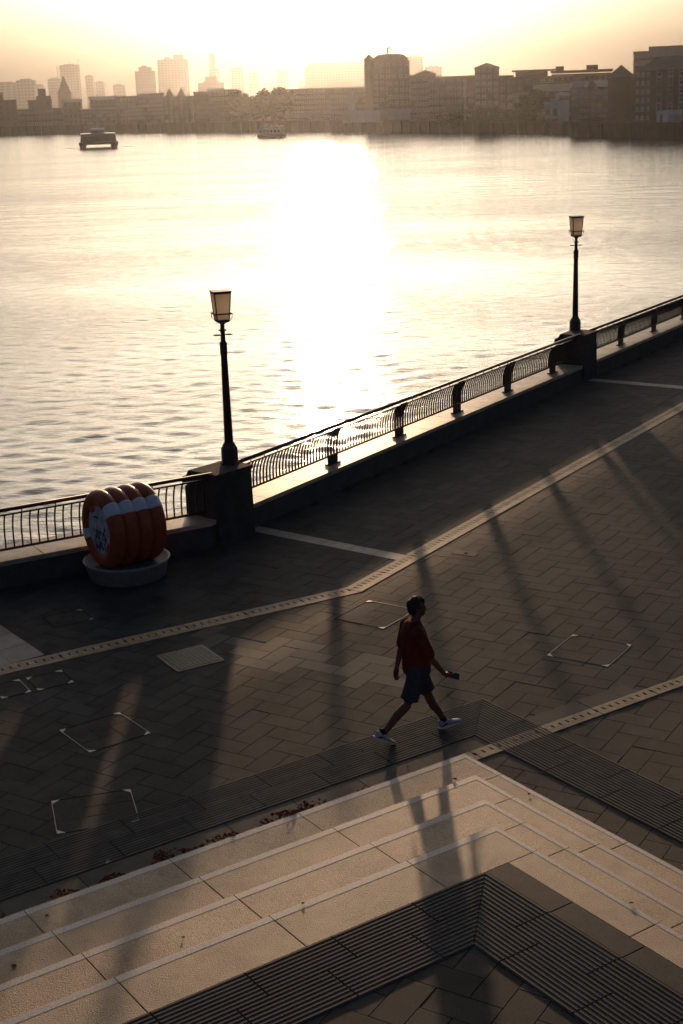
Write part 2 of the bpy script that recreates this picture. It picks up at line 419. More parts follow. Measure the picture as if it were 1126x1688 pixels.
# ------------------------------------------------------------------ the flight of steps
steps = structure(link('stone_steps', None))
NT = [-11.64, -10.92, -10.21, -9.507, -8.90]
NS = [9.505, 9.066, 8.60, 8.14, 7.77]
JA = [[-4, 1.02, 2.56, 4.11, 5.66, 7.21], [-4, 1.0, 2.54, 4.09, 5.61, 7.17], [-4, .98, 2.52, 4.07, 5.59, 7.13], [-4, .96, 2.5, 4.05, 5.54, 7.05]]
JB = [[-10.98, -9.05, -7.5, -5.95, -4.4, -2], [-10.27, -9.01, -7.46, -5.9, -4.4, -2], [-9.58, -8.95, -7.4, -5.85, -4.3, -2], [-8.90, -7.36, -5.82, -4.3, -2]]
for k in range(4):
    z1 = .15 * (k + 1); z0 = -.04; t0, t1, s0, s1 = NT[k], NT[k + 1], NS[k], NS[k + 1]; gp = .003
    ov = .05 if k < 3 else 0.0                       # tucked under the next step
    ja, jb = JA[k], JB[k]
    for i in range(len(ja) - 1):
        p = [st(ja[i] + gp, t0), st(ja[i + 1] - gp, t0), st(ja[i + 1] - gp, t1 + ov - .004), st(ja[i] + gp, t1 + ov - .004)]
        MB().prism(p[::-1], z0, z1, .004).build('step_slab', M_STEP, steps)
    p = [st(ja[-1] + gp, t0), st(s0, t0), st(s0, jb[0] - gp), st(s1 - ov + .004, jb[0] - gp), st(s1 - ov + .004, t1 + ov - .004), st(ja[-1] + gp, t1 + ov - .004)]
    if jb[0] - gp <= t1 + ov: p = [p[0], p[1], p[2], st(s1 - ov, jb[0] - gp), st(s1 - ov, t1 + ov - .004), p[5]]
    MB().prism(p[::-1], z0, z1).build('step_slab', M_STEP, steps)
    for i in range(len(jb) - 1):
        p = [st(s0, jb[i] + gp), st(s0, jb[i + 1] - gp), st(s1 - ov + .004, jb[i + 1] - gp), st(s1 - ov + .004, jb[i] + gp)]
        MB().prism(p[::-1], z0, z1, .004).build('step_slab', M_STEP, steps)
    w, e = .085, .012                                # nosing strips, a few millimetres proud
    js = ja + [s0 - e]
    for i in range(len(js) - 1):
        last = i == len(js) - 2
        p = [st(js[i] + .004, t0 + e), st(js[i + 1] - (0 if last else .004), t0 + e), st(js[i + 1] - (w * .62 if last else .004), t0 + e + w), st(js[i] + .004, t0 + e + w)]
        MB().prism(p[::-1], z1 - .01, z1 + .0012).build('nosing_strip', M_NOSE, steps)
    js = [t0 + e] + jb
    for i in range(len(js) - 1):
        first = i == 0
        p = [st(s0 - e, js[i] + (.002 if first else .004)), st(s0 - e, js[i + 1] - .004), st(s0 - e - w * .62, js[i + 1] - .004), st(s0 - e - w * .62, js[i] + (w if first else .004))]
        MB().prism(p[::-1], z1 - .01, z1 + .0012).build('nosing_strip', M_NOSE, steps)
landing = structure(MB().prism([st(-4, -8.905), st(-4, 3), st(7.775, 3), st(7.775, -8.905)], -.04, .575).build('upper_landing', M_MORTAR))
i = 0
for t in np.arange(-8.9, -2, .86):
    p = [st(7.765, t + .004), st(7.765, t + .856), st(7.505, t + .856), st(7.505, t + .004)]
    MB().prism(p[::-1], .55, .6035, .003).build('border_slab', M_SLAB, landing)
def keep_landing(P):
    if nA(P) < -8.4 or nB(P) > 7.0: return False
    x, y = pix((P.x, P.y, .6)); return -700 < x < 1850 and y < 2600
lay(herringbone(keep_landing), landing, .6005, 280)

# ------------------------------------------------------------------ river wall with coping
wall = thing('river_wall', 'low dark stone river wall with pale coping along the water edge', 'wall')
i0, i1, i2 = wall_edge(0.0); o0, o1, o2 = wall_edge(.85)
b = MB()
for (p, q, r_, s_) in ((i0, i1, o1, o0), (i1, i2, o2, o1)):
    b.prism([(p.x, p.y), (q.x, q.y), (r_.x, r_.y), (s_.x, s_.y)], -9, .37)
b.build('wall_body', M_WALL, wall)
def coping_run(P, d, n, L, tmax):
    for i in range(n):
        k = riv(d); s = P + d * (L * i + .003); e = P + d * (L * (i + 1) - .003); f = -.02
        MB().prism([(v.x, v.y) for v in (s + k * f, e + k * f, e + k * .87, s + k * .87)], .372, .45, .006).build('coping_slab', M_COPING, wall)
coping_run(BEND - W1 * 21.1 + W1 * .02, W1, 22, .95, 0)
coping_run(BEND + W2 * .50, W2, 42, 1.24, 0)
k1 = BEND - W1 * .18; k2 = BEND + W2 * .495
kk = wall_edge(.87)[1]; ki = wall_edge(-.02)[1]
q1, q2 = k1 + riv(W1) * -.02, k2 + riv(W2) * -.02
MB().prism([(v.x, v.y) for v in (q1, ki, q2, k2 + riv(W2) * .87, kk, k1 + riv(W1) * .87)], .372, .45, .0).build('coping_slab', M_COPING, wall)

# ------------------------------------------------------------------ railings
PROF = [(.30, .45), (.30, .63), (.302, .75), (.295, .87), (.27, .99), (.23, 1.09), (.19, 1.165)]
def prof_from(z0):
    pts = [p for p in PROF if p[1] >= z0]; return pts
def curved_bar(z0, w, thick, shift=0.0, z1=9):
    b = MB(); pts = [p for p in PROF if z0 <= p[1] <= z1]
    rings = []
    for i, (u, z) in enumerate(pts):
        rings.append([(sx * w / 2 + shift, u + sy * thick / 2, z) for sx, sy in ((-1, -1), (1, -1), (1, 1), (-1, 1))])
    b.loft(rings); return b
ME_BAL = curved_bar(.63, .020, .028).mesh('baluster', M_RAIL)
_p = PROF; PROF = [(.30, .55)] + PROF[1:]
ME_BAL2 = curved_bar(.55, .020, .028).mesh('baluster', M_RAIL)
PROF = _p
ME_STUB = MB().box((0, .175, 1.195), (.016, .014, .07)).mesh('stub', M_RAIL)
PB = [curved_bar(.47, .026, .045).mesh('post_bar', M_RAIL)]
ME_PLATE = MB().box((0, .30, .54), (.36, .02, .17)).box((0, .30, .464), (.40, .12, .026)).mesh('foot_plate', M_RAIL)
ME_HEAD = MB().loft([[(x, y, 1.02) for x, y in ((-.06, .245), (.06, .245), (.06, .27), (-.06, .27))], [(x, y, 1.20) for x, y in ((-.13, .15), (.13, .15), (.13, .175), (-.13, .175))]]).mesh('head_plate', M_RAIL)
def railing(label, P, w, length, bay, first, pitch, post_bars=4, bal=None, stubs=4, zb=.63):
    bal = bal or ME_BAL
    root = thing('railing', label, 'railing', (P.x, P.y, 0), math.atan2(w.y, w.x), 'railings on the river wall')
    MB().tube([(0, .15, 1.255), (length, .15, 1.255)], .034, 12).build('handrail', M_RAIL, root, True)
    MB().bar((0, .19, 1.16), (length, .19, 1.16), .03, .03).build('top_bar', M_RAIL, root)
    MB().bar((0, .30, zb), (length, .30, zb), .03, .042).build('bottom_bar', M_RAIL, root)
    posts = [first + bay * i for i in range(int((length - first) / bay) + 1)]
    x = pitch * .5; n = 0; extra = MB(); ns = 0
    while x < length:
        if not any(abs(x - q) < .24 for q in posts):
            if n < 285: link('baluster', bal, root, (x, 0, 0))
            else: extra.add([(v.co.x + x, v.co.y, v.co.z) for v in ME_BAL.vertices], [tuple(p.vertices) for p in ME_BAL.polygons])
            if ns % stubs == 0: link('stub', ME_STUB, root, (x, 0, 0))
            n += 1; ns += 1
        x += pitch
    if extra.v: stuff(extra.build('baluster_field', M_RAIL, root))
    for q in posts:
        po = link('post', ME_PLATE, root, (q, 0, 0))
        link('head_plate', ME_HEAD, po)
        for k in range(post_bars):
            dx = (-.165 + .33 * k / (post_bars - 1)) if post_bars > 2 else (-.09 + .18 * k)
            link('post_bar', PB[0], po, (dx, 0, 0))
    return root
LAMP_L = Vector((-1.966, 24.776)); LAMP_R = Vector((6.526, 38.50))
T_L = (W1 + W2 * 2.2).normalized()
# railings start and end against the pedestals
sL = (LAMP_L - BEND).dot(W2); sR = (LAMP_R - BEND).dot(W2)
railing('straight barred railing behind the orange lifebuoy stack, left of the near lamp', BEND - W1 * 14.0, W1, 14.15, 2.66, 12.65 - 2.66 * 4, .144, 4, ME_BAL2, 4, .55)
railing('curved dark railing between the two lamp pedestals', BEND + W2 * (sL + .10), W2, sR - sL - .68, 2.66, 3.40, .1064)
railing('curved dark railing beyond the far lamp pedestal', BEND + W2 * (sR + .10), W2, 32, 2.66, 2.65, .1064)

# ------------------------------------------------------------------ lamp pedestals and lamps
def pedestal(label, c, tdir, toff):
    rt_ = Vector((tdir.y, -tdir.x))
    P = c + rt_ * toff - tdir * .25
    root = thing('lamp_pedestal', label, 'pedestal', (P.x, P.y, 0), math.atan2(tdir.y, tdir.x), 'stone pedestals under the lamps')
    b = MB()
    pr = [(-.03, 0), (-.0, 1.21), (.70, 1.21), (.70, 1.02), (.80, .96), (.80, .38), (.80, 0)]
    rings = []
    for x, e in ((-.51, 0), (-.50, 0), (.36, 0), (.37, 0)):
        rings.append([(x, y, z) for y, z in pr])
    b.loft(rings); b.build('pedestal_body', M_PIER, root)
    pr = [(-.035, 1.212), (-.035, 1.27), (.66, 1.27), (.675, 1.21), (.70, 1.17), (.74, 1.15), (.82, 1.14), (.85, 1.02), (.80, 1.0), (.705, 1.06), (.705, 1.212)]
    b = MB(); b.loft([[(-.53, y, z) for y, z in pr], [(.39, y, z) for y, z in pr]]); b.build('pedestal_cap', M_PIER, root)
    return root
toL = .40; toR = .575
pedestal('dark stone lamp pedestal at the bend, right of the lifebuoy stack', LAMP_L, T_L, toL)
pedestal('dark stone lamp pedestal farther along the river wall', LAMP_R, W2, toR)
def lamp(loc, rz, label):
    root = thing('street_lamp', label, 'street lamp', loc, rz, 'bronze lamps on the river wall')
    MB().lathe([(.165, 0), (.165, .03), (.15, .04), (.15, .27), (.14, .29), (.088, .39)], 8, rot=R(22.5)).build('base', M_LAMP, root)
    MB().lathe([(.082, .385), (.058, 1.95), (.066, 1.965), (.068, 2.17), (.056, 2.185), (.044, 2.20), (.042, 2.36), (.036, 2.50)], 12).build('pole', M_LAMP, root, True)
    b = MB(); b.lathe([(.04, 2.375), (.075, 2.385), (.075, 2.40), (.04, 2.41)], 12)
    b.build('collar', M_LAMP, root, True)
    for a_ in (0, math.pi):
        b = MB(); b.tube([(math.cos(a_) * (.105 + .062 * math.cos(k * math.pi / 8)), .05 * math.sin(k * math.pi / 8), 2.31) for k in range(16)], .009, 6, True)
        b.build('scroll', M_LAMP, root, True)
    lan = link('lantern', MB().lathe([(.045, 2.49), (.07, 2.52), (.155, 2.545), (.16, 2.585), (.02, 2.59)], 4, rot=R(45)).mesh('lantern', M_LAMP), root)
    def hw(z): return .103 + max(0, z - 2.585) / .455 * .034
    zs = [2.585, 2.66, 2.75, 2.85, 2.95, 3.04]
    b = MB(); b.loft([[(sx * hw(z), sy * hw(z), z) for sx, sy in ((-1, -1), (1, -1), (1, 1), (-1, 1))] for z in zs], False); b.build('glass', M_GLASS, lan)
    for sx, sy in ((-1, -1), (1, -1), (1, 1), (-1, 1)):
        b = MB(); b.tube([(sx * (hw(z) + .005), sy * (hw(z) + .005), z) for z in zs], .011, 6); b.build('corner_bar', M_LAMP, lan)
    b = MB(); h = hw(2.69) + .04
    cs = [(-1, -1), (1, -1), (1, 1), (-1, 1)]
    for k in range(4):
        a_, c_ = cs[k], cs[(k + 1) % 4]
        b.bar((a_[0] * h, a_[1] * h, 2.69), (c_[0] * h, c_[1] * h, 2.69), .016, .024)
        b.tube([(a_[0] * h, a_[1] * h, 2.69), (a_[0] * h * .98, a_[1] * h * .98, 2.62), (a_[0] * .11, a_[1] * .11, 2.56)], .007, 5)
    b.build('hoop', M_LAMP, lan)
    h = hw(3.04)
    b = MB()
    rings = []
    for z, q in ((3.035, h + .008), (3.05, h + .018), (3.075, h + .03), (3.082, h + .024)): rings.append([(sx * q, sy * q, z) for sx, sy in cs])
    b.loft(rings, True); b.build('top_plate', M_LAMP, lan)
    return root
lampL = lamp((LAMP_L.x, LAMP_L.y, 1.27), R(18), 'bronze street lamp with square lantern, nearer one, beside the lifebuoy stack')
copy_thing(lampL, (LAMP_R.x, LAMP_R.y, 1.235), R(10), 'bronze street lamp with square lantern, smaller far one at the right')

# ------------------------------------------------------------------ lifebuoy stack in its dish
SC = Vector((-3.57, 22.38)); SAX = R(34)
dish = thing('charity_sculpture', 'stack of four orange lifebuoys standing in a round grey base', 'sculpture', (SC.x, SC.y, 0), SAX)
MB().lathe([(.60, 0), (.625, .02), (.69, .27), (.725, .315), (.705, .33), (.67, .30), (.58, .235), (.05, .235)], 40).build('base', M_GREY, dish, True)
TR, Tr, CZ, SP = .515, .138, .88, .240
def torus(x0, R0, r0, nu=56, nv=18, a0=0, a1=2 * math.pi, flat=1.0, grow=0.0):
    b = MB(); rings = []
    full = abs(a1 - a0 - 2 * math.pi) < 1e-6
    for i in range(nu + (0 if full else 1)):
        a_ = a0 + (a1 - a0) * i / nu
        c_ = Vector((x0, -math.sin(a_) * R0, CZ + math.cos(a_) * R0)); dr = Vector((0, -math.sin(a_), math.cos(a_)))
        rings.append([c_ + (dr * math.cos(2 * math.pi * k / nv) + Vector((1, 0, 0)) * math.sin(2 * math.pi * k / nv) * flat) * (r0 + grow) for k in range(nv)])
    if full: rings.append(rings[0])
    b.loft(rings, not full); return b
for i in range(4):
    x0 = -SP * 1.5 + SP * i
    ring = torus(x0, TR, Tr).build('lifebuoy_ring', M_ORANGE, dish, True)
    for a_ in (46, 252):
        torus(x0, TR, Tr, 10, 18, R(a_ - 10), R(a_ + 10), 1.0, .004).build('band', M_WHITE, ring, True)
x0 = -SP * 1.5 - Tr * .80
b = MB(); b.add([(x0 + .03, -math.sin(2 * math.pi * k / 36) * .455, CZ + math.cos(2 * math.pi * k / 36) * .455) for k in range(36)] + [(x0 + .20, -math.sin(2 * math.pi * k / 36) * .455, CZ + math.cos(2 * math.pi * k / 36) * .455) for k in range(36)],
      [tuple(range(36))] + [(k, (k + 1) % 36, 36 + (k + 1) % 36, 36 + k) for k in range(36)])
face = b.build('end_panel', M_PANEL, dish)
random.seed(5)
for k in range(17):                                     # slate-blue lozenges in the lower part of the end panel
    row, colm = divmod(k, 4); cy = -.20 + colm * .115 + (row % 2) * .055 + random.uniform(-.012, .012); cz = CZ - .30 + row * .085 + random.uniform(-.01, .01)
    if math.hypot(cy, cz - CZ) > .38: continue
    sz = random.uniform(.040, .058); pts = [(cy - sz, cz), (cy, cz - sz * 1.2), (cy + sz, cz), (cy, cz + sz * 1.2)][::-1]
    b = MB(); xx = x0 + .026
    b.add([(xx, y, z) for y, z in pts] + [(xx + .02, y, z) for y, z in pts], [tuple(range(4))] + [(q_, (q_ + 1) % 4, 4 + (q_ + 1) % 4, 4 + q_) for q_ in range(4)])
    b.build('patch', M_BLUE if random.random() < .7 else M_GREY, face)
b = MB()
b.tube([(x0 - .005, .02 + .16 * math.cos(t_), CZ + .12 + .10 * math.sin(t_)) for t_ in np.linspace(.6, 2.2, 12)], [.004 + .012 * math.sin(math.pi * i / 11) for i in range(12)], 6)
b.build('dark_curve', M_BLUE, face)
b = MB(); b.ell((x0 + .05, .26, CZ + .33), (.05, .16, .10)).ell((x0 + .05, -.30, CZ - .30), (.05, .06, .16)); b.build('orange_flap', M_ORANGE, face, True)

sg = ground(132, 833, 1.05)
Pq = BEND - W1 * 3.88 + riv(W1) * .245
plate = thing('notice_plate', 'small dull red plate fixed to the railing left of the lifebuoys', 'sign', (Pq.x, Pq.y, .95), math.atan2(W1.y, W1.x))
MB().box((0, -.02, .08), (.21, .02, .21)).build('panel', M_SIGN, plate)
MB().box((-.13, 0, .16), (.06, .015, .025)).box((-.13, 0, .0), (.06, .015, .025)).build('clip', M_RAIL, plate)

# ------------------------------------------------------------------ covers and gratings let into the paving
def cover(label, c, rz, L, W, edges, corners, z=.0028, name='access_cover'):
    root = thing(name, label, 'cover', (c[0], c[1], z), rz, 'recessed access covers in the paving')
    b = MB()
    for (x0, y0, x1, y1) in ((-L / 2, -W / 2, L / 2, -W / 2), (L / 2, -W / 2, L / 2, W / 2), (L / 2, W / 2, -L / 2, W / 2), (-L / 2, W / 2, -L / 2, -W / 2)):
        b.bar((x0, y0, -.002), (x1, y1, -.002), .014, .002)
    b.build('frame', M_DARK, root)
    hl, hw_ = L / 2 - .012, W / 2 - .012; q = .34; gq = .005
    for x0, y0, x1, y1 in ((-hl, -hw_, hl - q * L, -hw_ + q * W), (hl - q * L, -hw_, hl, hw_ - q * W), (-hl + q * L, hw_ - q * W, hl, hw_), (-hl, -hw_ + q * W, -hl + q * L, hw_), (-hl + q * L, -hw_ + q * W, hl - q * L, hw_ - q * W)):
        MB().prism([(x0 + gq, y0 + gq), (x1 - gq, y0 + gq), (x1 - gq, y1 - gq), (x0 + gq, y1 - gq)], -.004, -.0012 + random.uniform(-.0006, .0004), .001).build('inlay_slab', M_PAVER, root)
    for e in edges:
        q = {'a': ((-L / 2, -W / 2), (-L / 2, W / 2)), 'b': ((L / 2, -W / 2), (L / 2, W / 2)), 'c': ((-L / 2, -W / 2), (L / 2, -W / 2)), 'd': ((-L / 2, W / 2), (L / 2, W / 2))}[e]
        MB().bar((*q[0], .0), (*q[1], .0), .008, .004).build('edge_bar', M_STEEL, root)
    for sx, sy in corners:
        x, y = sx * L / 2, sy * W / 2; k = .09
        p = [(x, y), (x - sx * k, y), (x, y - sy * k)]
        if sx * sy < 0: p = p[::-1]
        MB().prism(p, -.001, .0026).build('corner_plate', M_STEEL, root)
    return root
ALLC = ((-1, -1), (1, -1), (1, 1), (-1, 1))
cover('square access cover with bright edges behind the walking man', (.46, 20.12), R(55), .92, .86, 'bc', ((-1, -1), (1, -1), (1, 1)))
cover('square access cover with four bright corners to the right of the man', (3.37, 18.38), R(57.5), .90, .88, 'cd', ALLC)
cover('access cover with two slanting steel edges below the grating', (-3.03, 16.24), R(36), .83, .83, 'ab', ALLC)
cover('access cover with upright steel edges touching the dark ribbed paving', (-2.83, 14.17), R(15), .88, .79, 'ab', ALLC)
cover('access cover cut by the photo edge beside the pale band', (-4.52, 17.72), R(30), .40, .52, 'b', ((-1, 1), (1, 1), (-1, -1), (1, -1)))
cover('small access cover under the left drain with dull corners', (-4.04, 17.98), R(30), .50, .52, '', ((-1, 1), (1, 1), (1, -1), (-1, -1)))
c5 = cover('faint access cover with two tiny corner plates below the lifebuoy base', (-4.22, 20.42), R(30), .62, .55, '', ((1, 1), (1, -1)))
gr = thing('drain_grating', 'square iron drain grating with parallel bars in the dark paving', 'grating', (-2.19, 18.60, -.004), R(30.5))
b = MB(); b.box((0, 0, -.01), (.70, .70, .02)); b.build('tray', M_DARK, gr)
b = MB()
for q0, q1 in (((-.35, -.35), (.35, -.35)), ((.35, -.35), (.35, .35)), ((.35, .35), (-.35, .35)), ((-.35, .35), (-.35, -.35))): b.bar((*q0, .006), (*q1, .006), .025, .014)
b.build('frame', M_IRON, gr)
for k in range(14): MB().bar((-.335, -.30 + .6 * k / 13, .008), (.335, -.30 + .6 * k / 13, .008), .024, .012).build('bar', M_IRON, gr)
sp = ground(768, 912)
sm = thing('service_plate', 'small oblong metal plate with a dark hole beyond the man', 'plate', (sp.x, sp.y, .0), R(-31))
MB().box((0, 0, 0), (.42, .22, .007)).build('lid', M_PAVER_NEW, sm); MB().lathe([(.035, 0), (.035, .0055)], 12).build('hole', M_DARK, sm)

# ------------------------------------------------------------------ fallen leaves
def leaf_mat(nm, c): return mat(nm, c, .8, .2, vary=.5)
M_LEAF = leaf_mat('dead_leaf_red', (.24, .055, .022)); M_LEAF2 = leaf_mat('dead_leaf_brown', (.09, .045, .022)); M_LEAF3 = leaf_mat('dead_leaf_yellow', (.45, .28, .06))
def leaf(b, x, y, z, sz, rz, tx, ty):
    Mx = Matrix.Translation((x, y, z)) @ Matrix.Rotation(rz, 4, 'Z') @ Matrix.Rotation(tx, 4, 'X') @ Matrix.Rotation(ty, 4, 'Y')
    pr = [(-.5, 0, 0), (-.2, -.30, .10), (.2, -.26, .08), (.5, 0, 0), (.2, .26, .10), (-.2, .30, .06), (0, 0, -.03)]
    b.add([Mx @ Vector((p[0] * sz, p[1] * sz, p[2] * sz)) for p in pr], [(0, 1, 6), (1, 2, 6), (2, 3, 6), (3, 4, 6), (4, 5, 6), (5, 0, 6)])
random.seed(3)
lb = [MB(), MB()]
for (s0, s1, n, hh) in ((4.55, 5.8, 800, .15), (5.9, 7.0, 640, .14), (7.05, 7.55, 360, .16), (7.55, 8.1, 60, .05), (8.0, 8.6, 70, .06), (3.3, 4.55, 60, .02), (8.6, 9.4, 25, .02), (1.0, 3.3, 60, .03)):
    for _ in range(n):
        u = random.random() ** 1.6
        s = random.uniform(s0, s1); t = -11.66 - u * .42 * (.55 + .45 * math.sin(s * 7.3) * math.sin(s * 2.9 + 1))
        x, y = st(s, t); z = .022 + hh * (1 - u) ** .6 * (.4 + .6 * random.random()) * (.5 + .5 * math.sin(s * 9))
        leaf(lb[0 if random.random() < .62 else 1], x, y, z, random.uniform(.022, .055), random.random() * 6.3, random.uniform(-.7, .7), random.uniform(-.7, .7))
for _ in range(40):
    x, y = st(random.uniform(9.55, 10.0), random.uniform(-11.5, -8)); leaf(lb[0], x, y, .010, random.uniform(.012, .028), random.random() * 6, random.uniform(-.3, .3), random.uniform(-.3, .3))
for _ in range(60):
    x, y = st(random.uniform(2, 9), random.uniform(-12.9, -12.0)); leaf(lb[1], x, y, .018, random.uniform(.015, .035), random.random() * 6, random.uniform(-.3, .3), random.uniform(-.3, .3))
stuff(tag(lb[0].build('leaf_litter', M_LEAF), 'drift of red dead leaves along the foot of the lowest step', 'leaves'))
stuff(tag(lb[1].build('leaf_litter', M_LEAF2), 'brown dead leaves mixed into the drift at the lowest step', 'leaves'))
for px, py, z, sz, lab, m in ((23, 1594, .30, .10, 'curled brown leaf on the second step at the photo edge', M_LEAF2), (78, 1510, .15, .07, 'thin brown leaf on the lowest step near the shadow of the pedestal', M_LEAF2),
                         (302, 1546, .45, .06, 'dark leaf beside the lamp shadow on the third step', M_LEAF2), (178, 1422, .02, .09, 'yellow leaf on the dark ribbed paving above the leaf drift', M_LEAF3),
                         (1041, 1490, .60, .07, 'red brown leaf on the last pale strip at the right', M_LEAF), (500, 1490, .60, .06, 'dark round leaf on the topmost pale margin', M_LEAF2),
                         (749, 1285, .30, .09, 'dark leaf between the two leg shadows near the corner', M_LEAF2), (872, 1310, .15, .06, 'tiny brown leaf on the lowest step right of the corner', M_LEAF2)):
    b = MB(); leaf(b, 0, 0, .004, sz * .8, random.random() * 6, random.uniform(-.08, .08), .05); p = ground(px, py, z)
    tag(b.build('fallen_leaf', m, None, loc=(p.x, p.y, z + .003)), lab, 'leaf', 'single fallen leaves')
# ------------------------------------------------------------------ the walking man
M_SKIN = mat('skin', (.13, .06, .036), .55, .4)
M_SHIRT = mat('dark_red_cotton', (.125, .018, .012), .85, .2, noise=.15, nscale=14, bump=.35, bscale=22, bdist=.02)
M_SHORTS = mat('navy_cotton', (.042, .050, .062), .85, .2, noise=.15, nscale=14, bump=.35, bscale=26, bdist=.02)
M_HAIR = mat('black_hair', (.012, .009, .008), .6, .4, bump=.6, bscale=120, bdist=.006)
M_SHOE = mat('pale_grey_shoe', (.42, .40, .37), .6, .4, noise=.1, nscale=30)
M_SOCK = mat('dark_sock', (.02, .02, .022), .9, .2)
M_PHONE = mat('phone_case', (.02, .025, .035), .35, .5)
def fused(b, name, m, parent, vox, smooth=4, decimate=None):
    """one continuous skin out of overlapping closed shapes"""
    o = b.build(name, m, parent, True)
    md = o.modifiers.new('r', 'REMESH'); md.mode = 'VOXEL'; md.voxel_size = vox
    if smooth: ms = o.modifiers.new('s', 'SMOOTH'); ms.factor = .5; ms.iterations = smooth
    dg = bpy.context.evaluated_depsgraph_get(); me = bpy.data.meshes.new_from_object(o.evaluated_get(dg)); me.name = name
    o.modifiers.clear(); o.data = me
    if not me.materials: me.materials.append(m)
    me.polygons.foreach_set('use_smooth', [True] * len(me.polygons)); return o
def limb(b, pts, rads, n=12):
    pts = [Vector(p) for p in pts]; P = []; Q = []
    for i in range(len(pts) - 1):
        for k in range(5):
            t = k / 5; P.append(pts[i].lerp(pts[i + 1], t)); Q.append(rads[i] * (1 - t) + rads[i + 1] * t)
    P.append(pts[-1]); Q.append(rads[-1]); b.tube(P, Q, n); b.ell(pts[0], (rads[0],) * 3, None, 10, 7); b.ell(pts[-1], (rads[-1],) * 3, None, 10, 7)
mp = ground(690, 1214)
man = thing('person', 'man in a dark red shirt and navy shorts walking right with a phone', 'person', (mp.x, mp.y, .010), R(17))
# local frame: +x walking direction, +y his left, z up
HIPZ = .885
sh = Vector((-.035, 0, 1.435)); nk = Vector((-.01, 0, 1.50)); hd = Vector((.035, 0, 1.635))
legR = [(-.02, -.095, HIPZ), (-.170, -.10, .47), (-.490, -.10, .150)]
legL = [(.02, .095, HIPZ), (.170, .095, .47), (.375, .09, .095)]
armR = [(-.045, -.200, 1.39), (.085, -.230, 1.085), (.262, -.195, .845)]
armL = [(-.045, .200, 1.39), (-.115, .215, 1.10), (-.190, .190, .850)]
b = MB()
for rings in ([((-.005, 0, .86), .115, .155), ((-.005, 0, .95), .115, .155), ((-.01, 0, 1.08), .105, .145), ((-.02, 0, 1.22), .115, .160), ((-.03, 0, 1.34), .115, .175), ((-.035, 0, 1.42), .080, .145), ((-.03, 0, 1.475), .062, .085)],):
    b.loft([[(c[0] + rx * math.cos(2 * math.pi * k / 20), c[1] + ry * math.sin(2 * math.pi * k / 20), c[2]) for k in range(20)] for c, rx, ry in rings])
limb(b, [(-.03, 0, 1.44), (.0, 0, 1.51), (.015, 0, 1.58)], [.062, .056, .056])
b.ell((.010, 0, 1.665), (.100, .076, .098)); b.ell((.050, 0, 1.610), (.062, .056, .075)); b.ell((.075, 0, 1.560), (.036, .036, .030))
b.ell((.112, 0, 1.612), (.022, .013, .022)); b.tube([(.100, 0, 1.655), (.122, 0, 1.612)], [.010, .014], 8)
b.ell((.100, 0, 1.577), (.016, .024, .009)); b.ell((.098, 0, 1.564), (.015, .022, .009)); b.ell((.092, 0, 1.662), (.020, .050, .010))
for s_ in (-1, 1):
    b.ell((.006, s_ * .078, 1.628), (.020, .010, .034)); b.ell((.088, s_ * .030, 1.640), (.012, .014, .009))
for L in (legR, legL):
    a_, k_, f_ = [Vector(p) for p in L]; mid = a_.lerp(k_, .45)
    bk = Vector((-.018, 0, 0)); calf = k_.lerp(f_, .32) + bk
    limb(b, [a_, mid, k_, calf, k_.lerp(f_, .7), f_], [.090, .078, .056, .058, .042, .036])
for A_, s_ in ((armR, -1), (armL, 1)):
    a_, e_, w_ = [Vector(p) for p in A_]
    limb(b, [a_, a_.lerp(e_, .5), e_, e_.lerp(w_, .3), w_], [.048, .046, .041, .042, .027])
    b.ell(a_, (.048, .046, .046))
def hand(b, w, fwd, palm_n, curls, s_):
    """w wrist, fwd along the hand, palm_n out of the palm; fingers curl towards palm_n"""
    fwd = Vector(fwd).normalized(); pn = Vector(palm_n); pn = (pn - fwd * pn.dot(fwd)).normalized(); sd = fwd.cross(pn).normalized() * s_
    w = Vector(w)
    for k in range(4):
        o = w + fwd * .03 + sd * (-.024 + .016 * k); limb(b, [o, w + fwd * .085 + sd * (-.030 + .020 * k)], [.016, .012], 8)
    b.ell(w + fwd * .05, (.036, .030, .036))
    for k, ln in enumerate((.070, .080, .074, .058)):
        p = w + fwd * .088 + sd * (-.032 + .0215 * k); a_ = 0; P = [p - fwd * .02, p]; cu = curls[k]
        for seg, fr in enumerate((.45, .32, .23)):
            a_ += cu * (1.0, .9, .6)[seg]; p = p + (fwd * math.cos(a_) + pn * math.sin(a_)) * ln * fr; P.append(p)
        limb(b, P, [.0105, .0105, .0095, .009, .008], 8)
    p = w + fwd * .025 - sd * .030; q = p + (fwd * .45 - sd * .55 + pn * .45).normalized() * .042; r_ = q + (fwd * .80 - sd * .05 + pn * .5).normalized() * .036
    limb(b, [p, q, r_], [.015, .0115, .009], 8)
hR = Vector(armR[2]); hL = Vector(armL[2])
hand(b, hR, (.85, .05, -.45), (.1, .55, .75), (.35, .38, .42, .5), 1)
hand(b, hL, (-.18, -.02, -.98), (.35, -.9, 0), (.35, .4, .45, .5), -1)
fused(b, 'body', M_SKIN, man, .0075, 5)
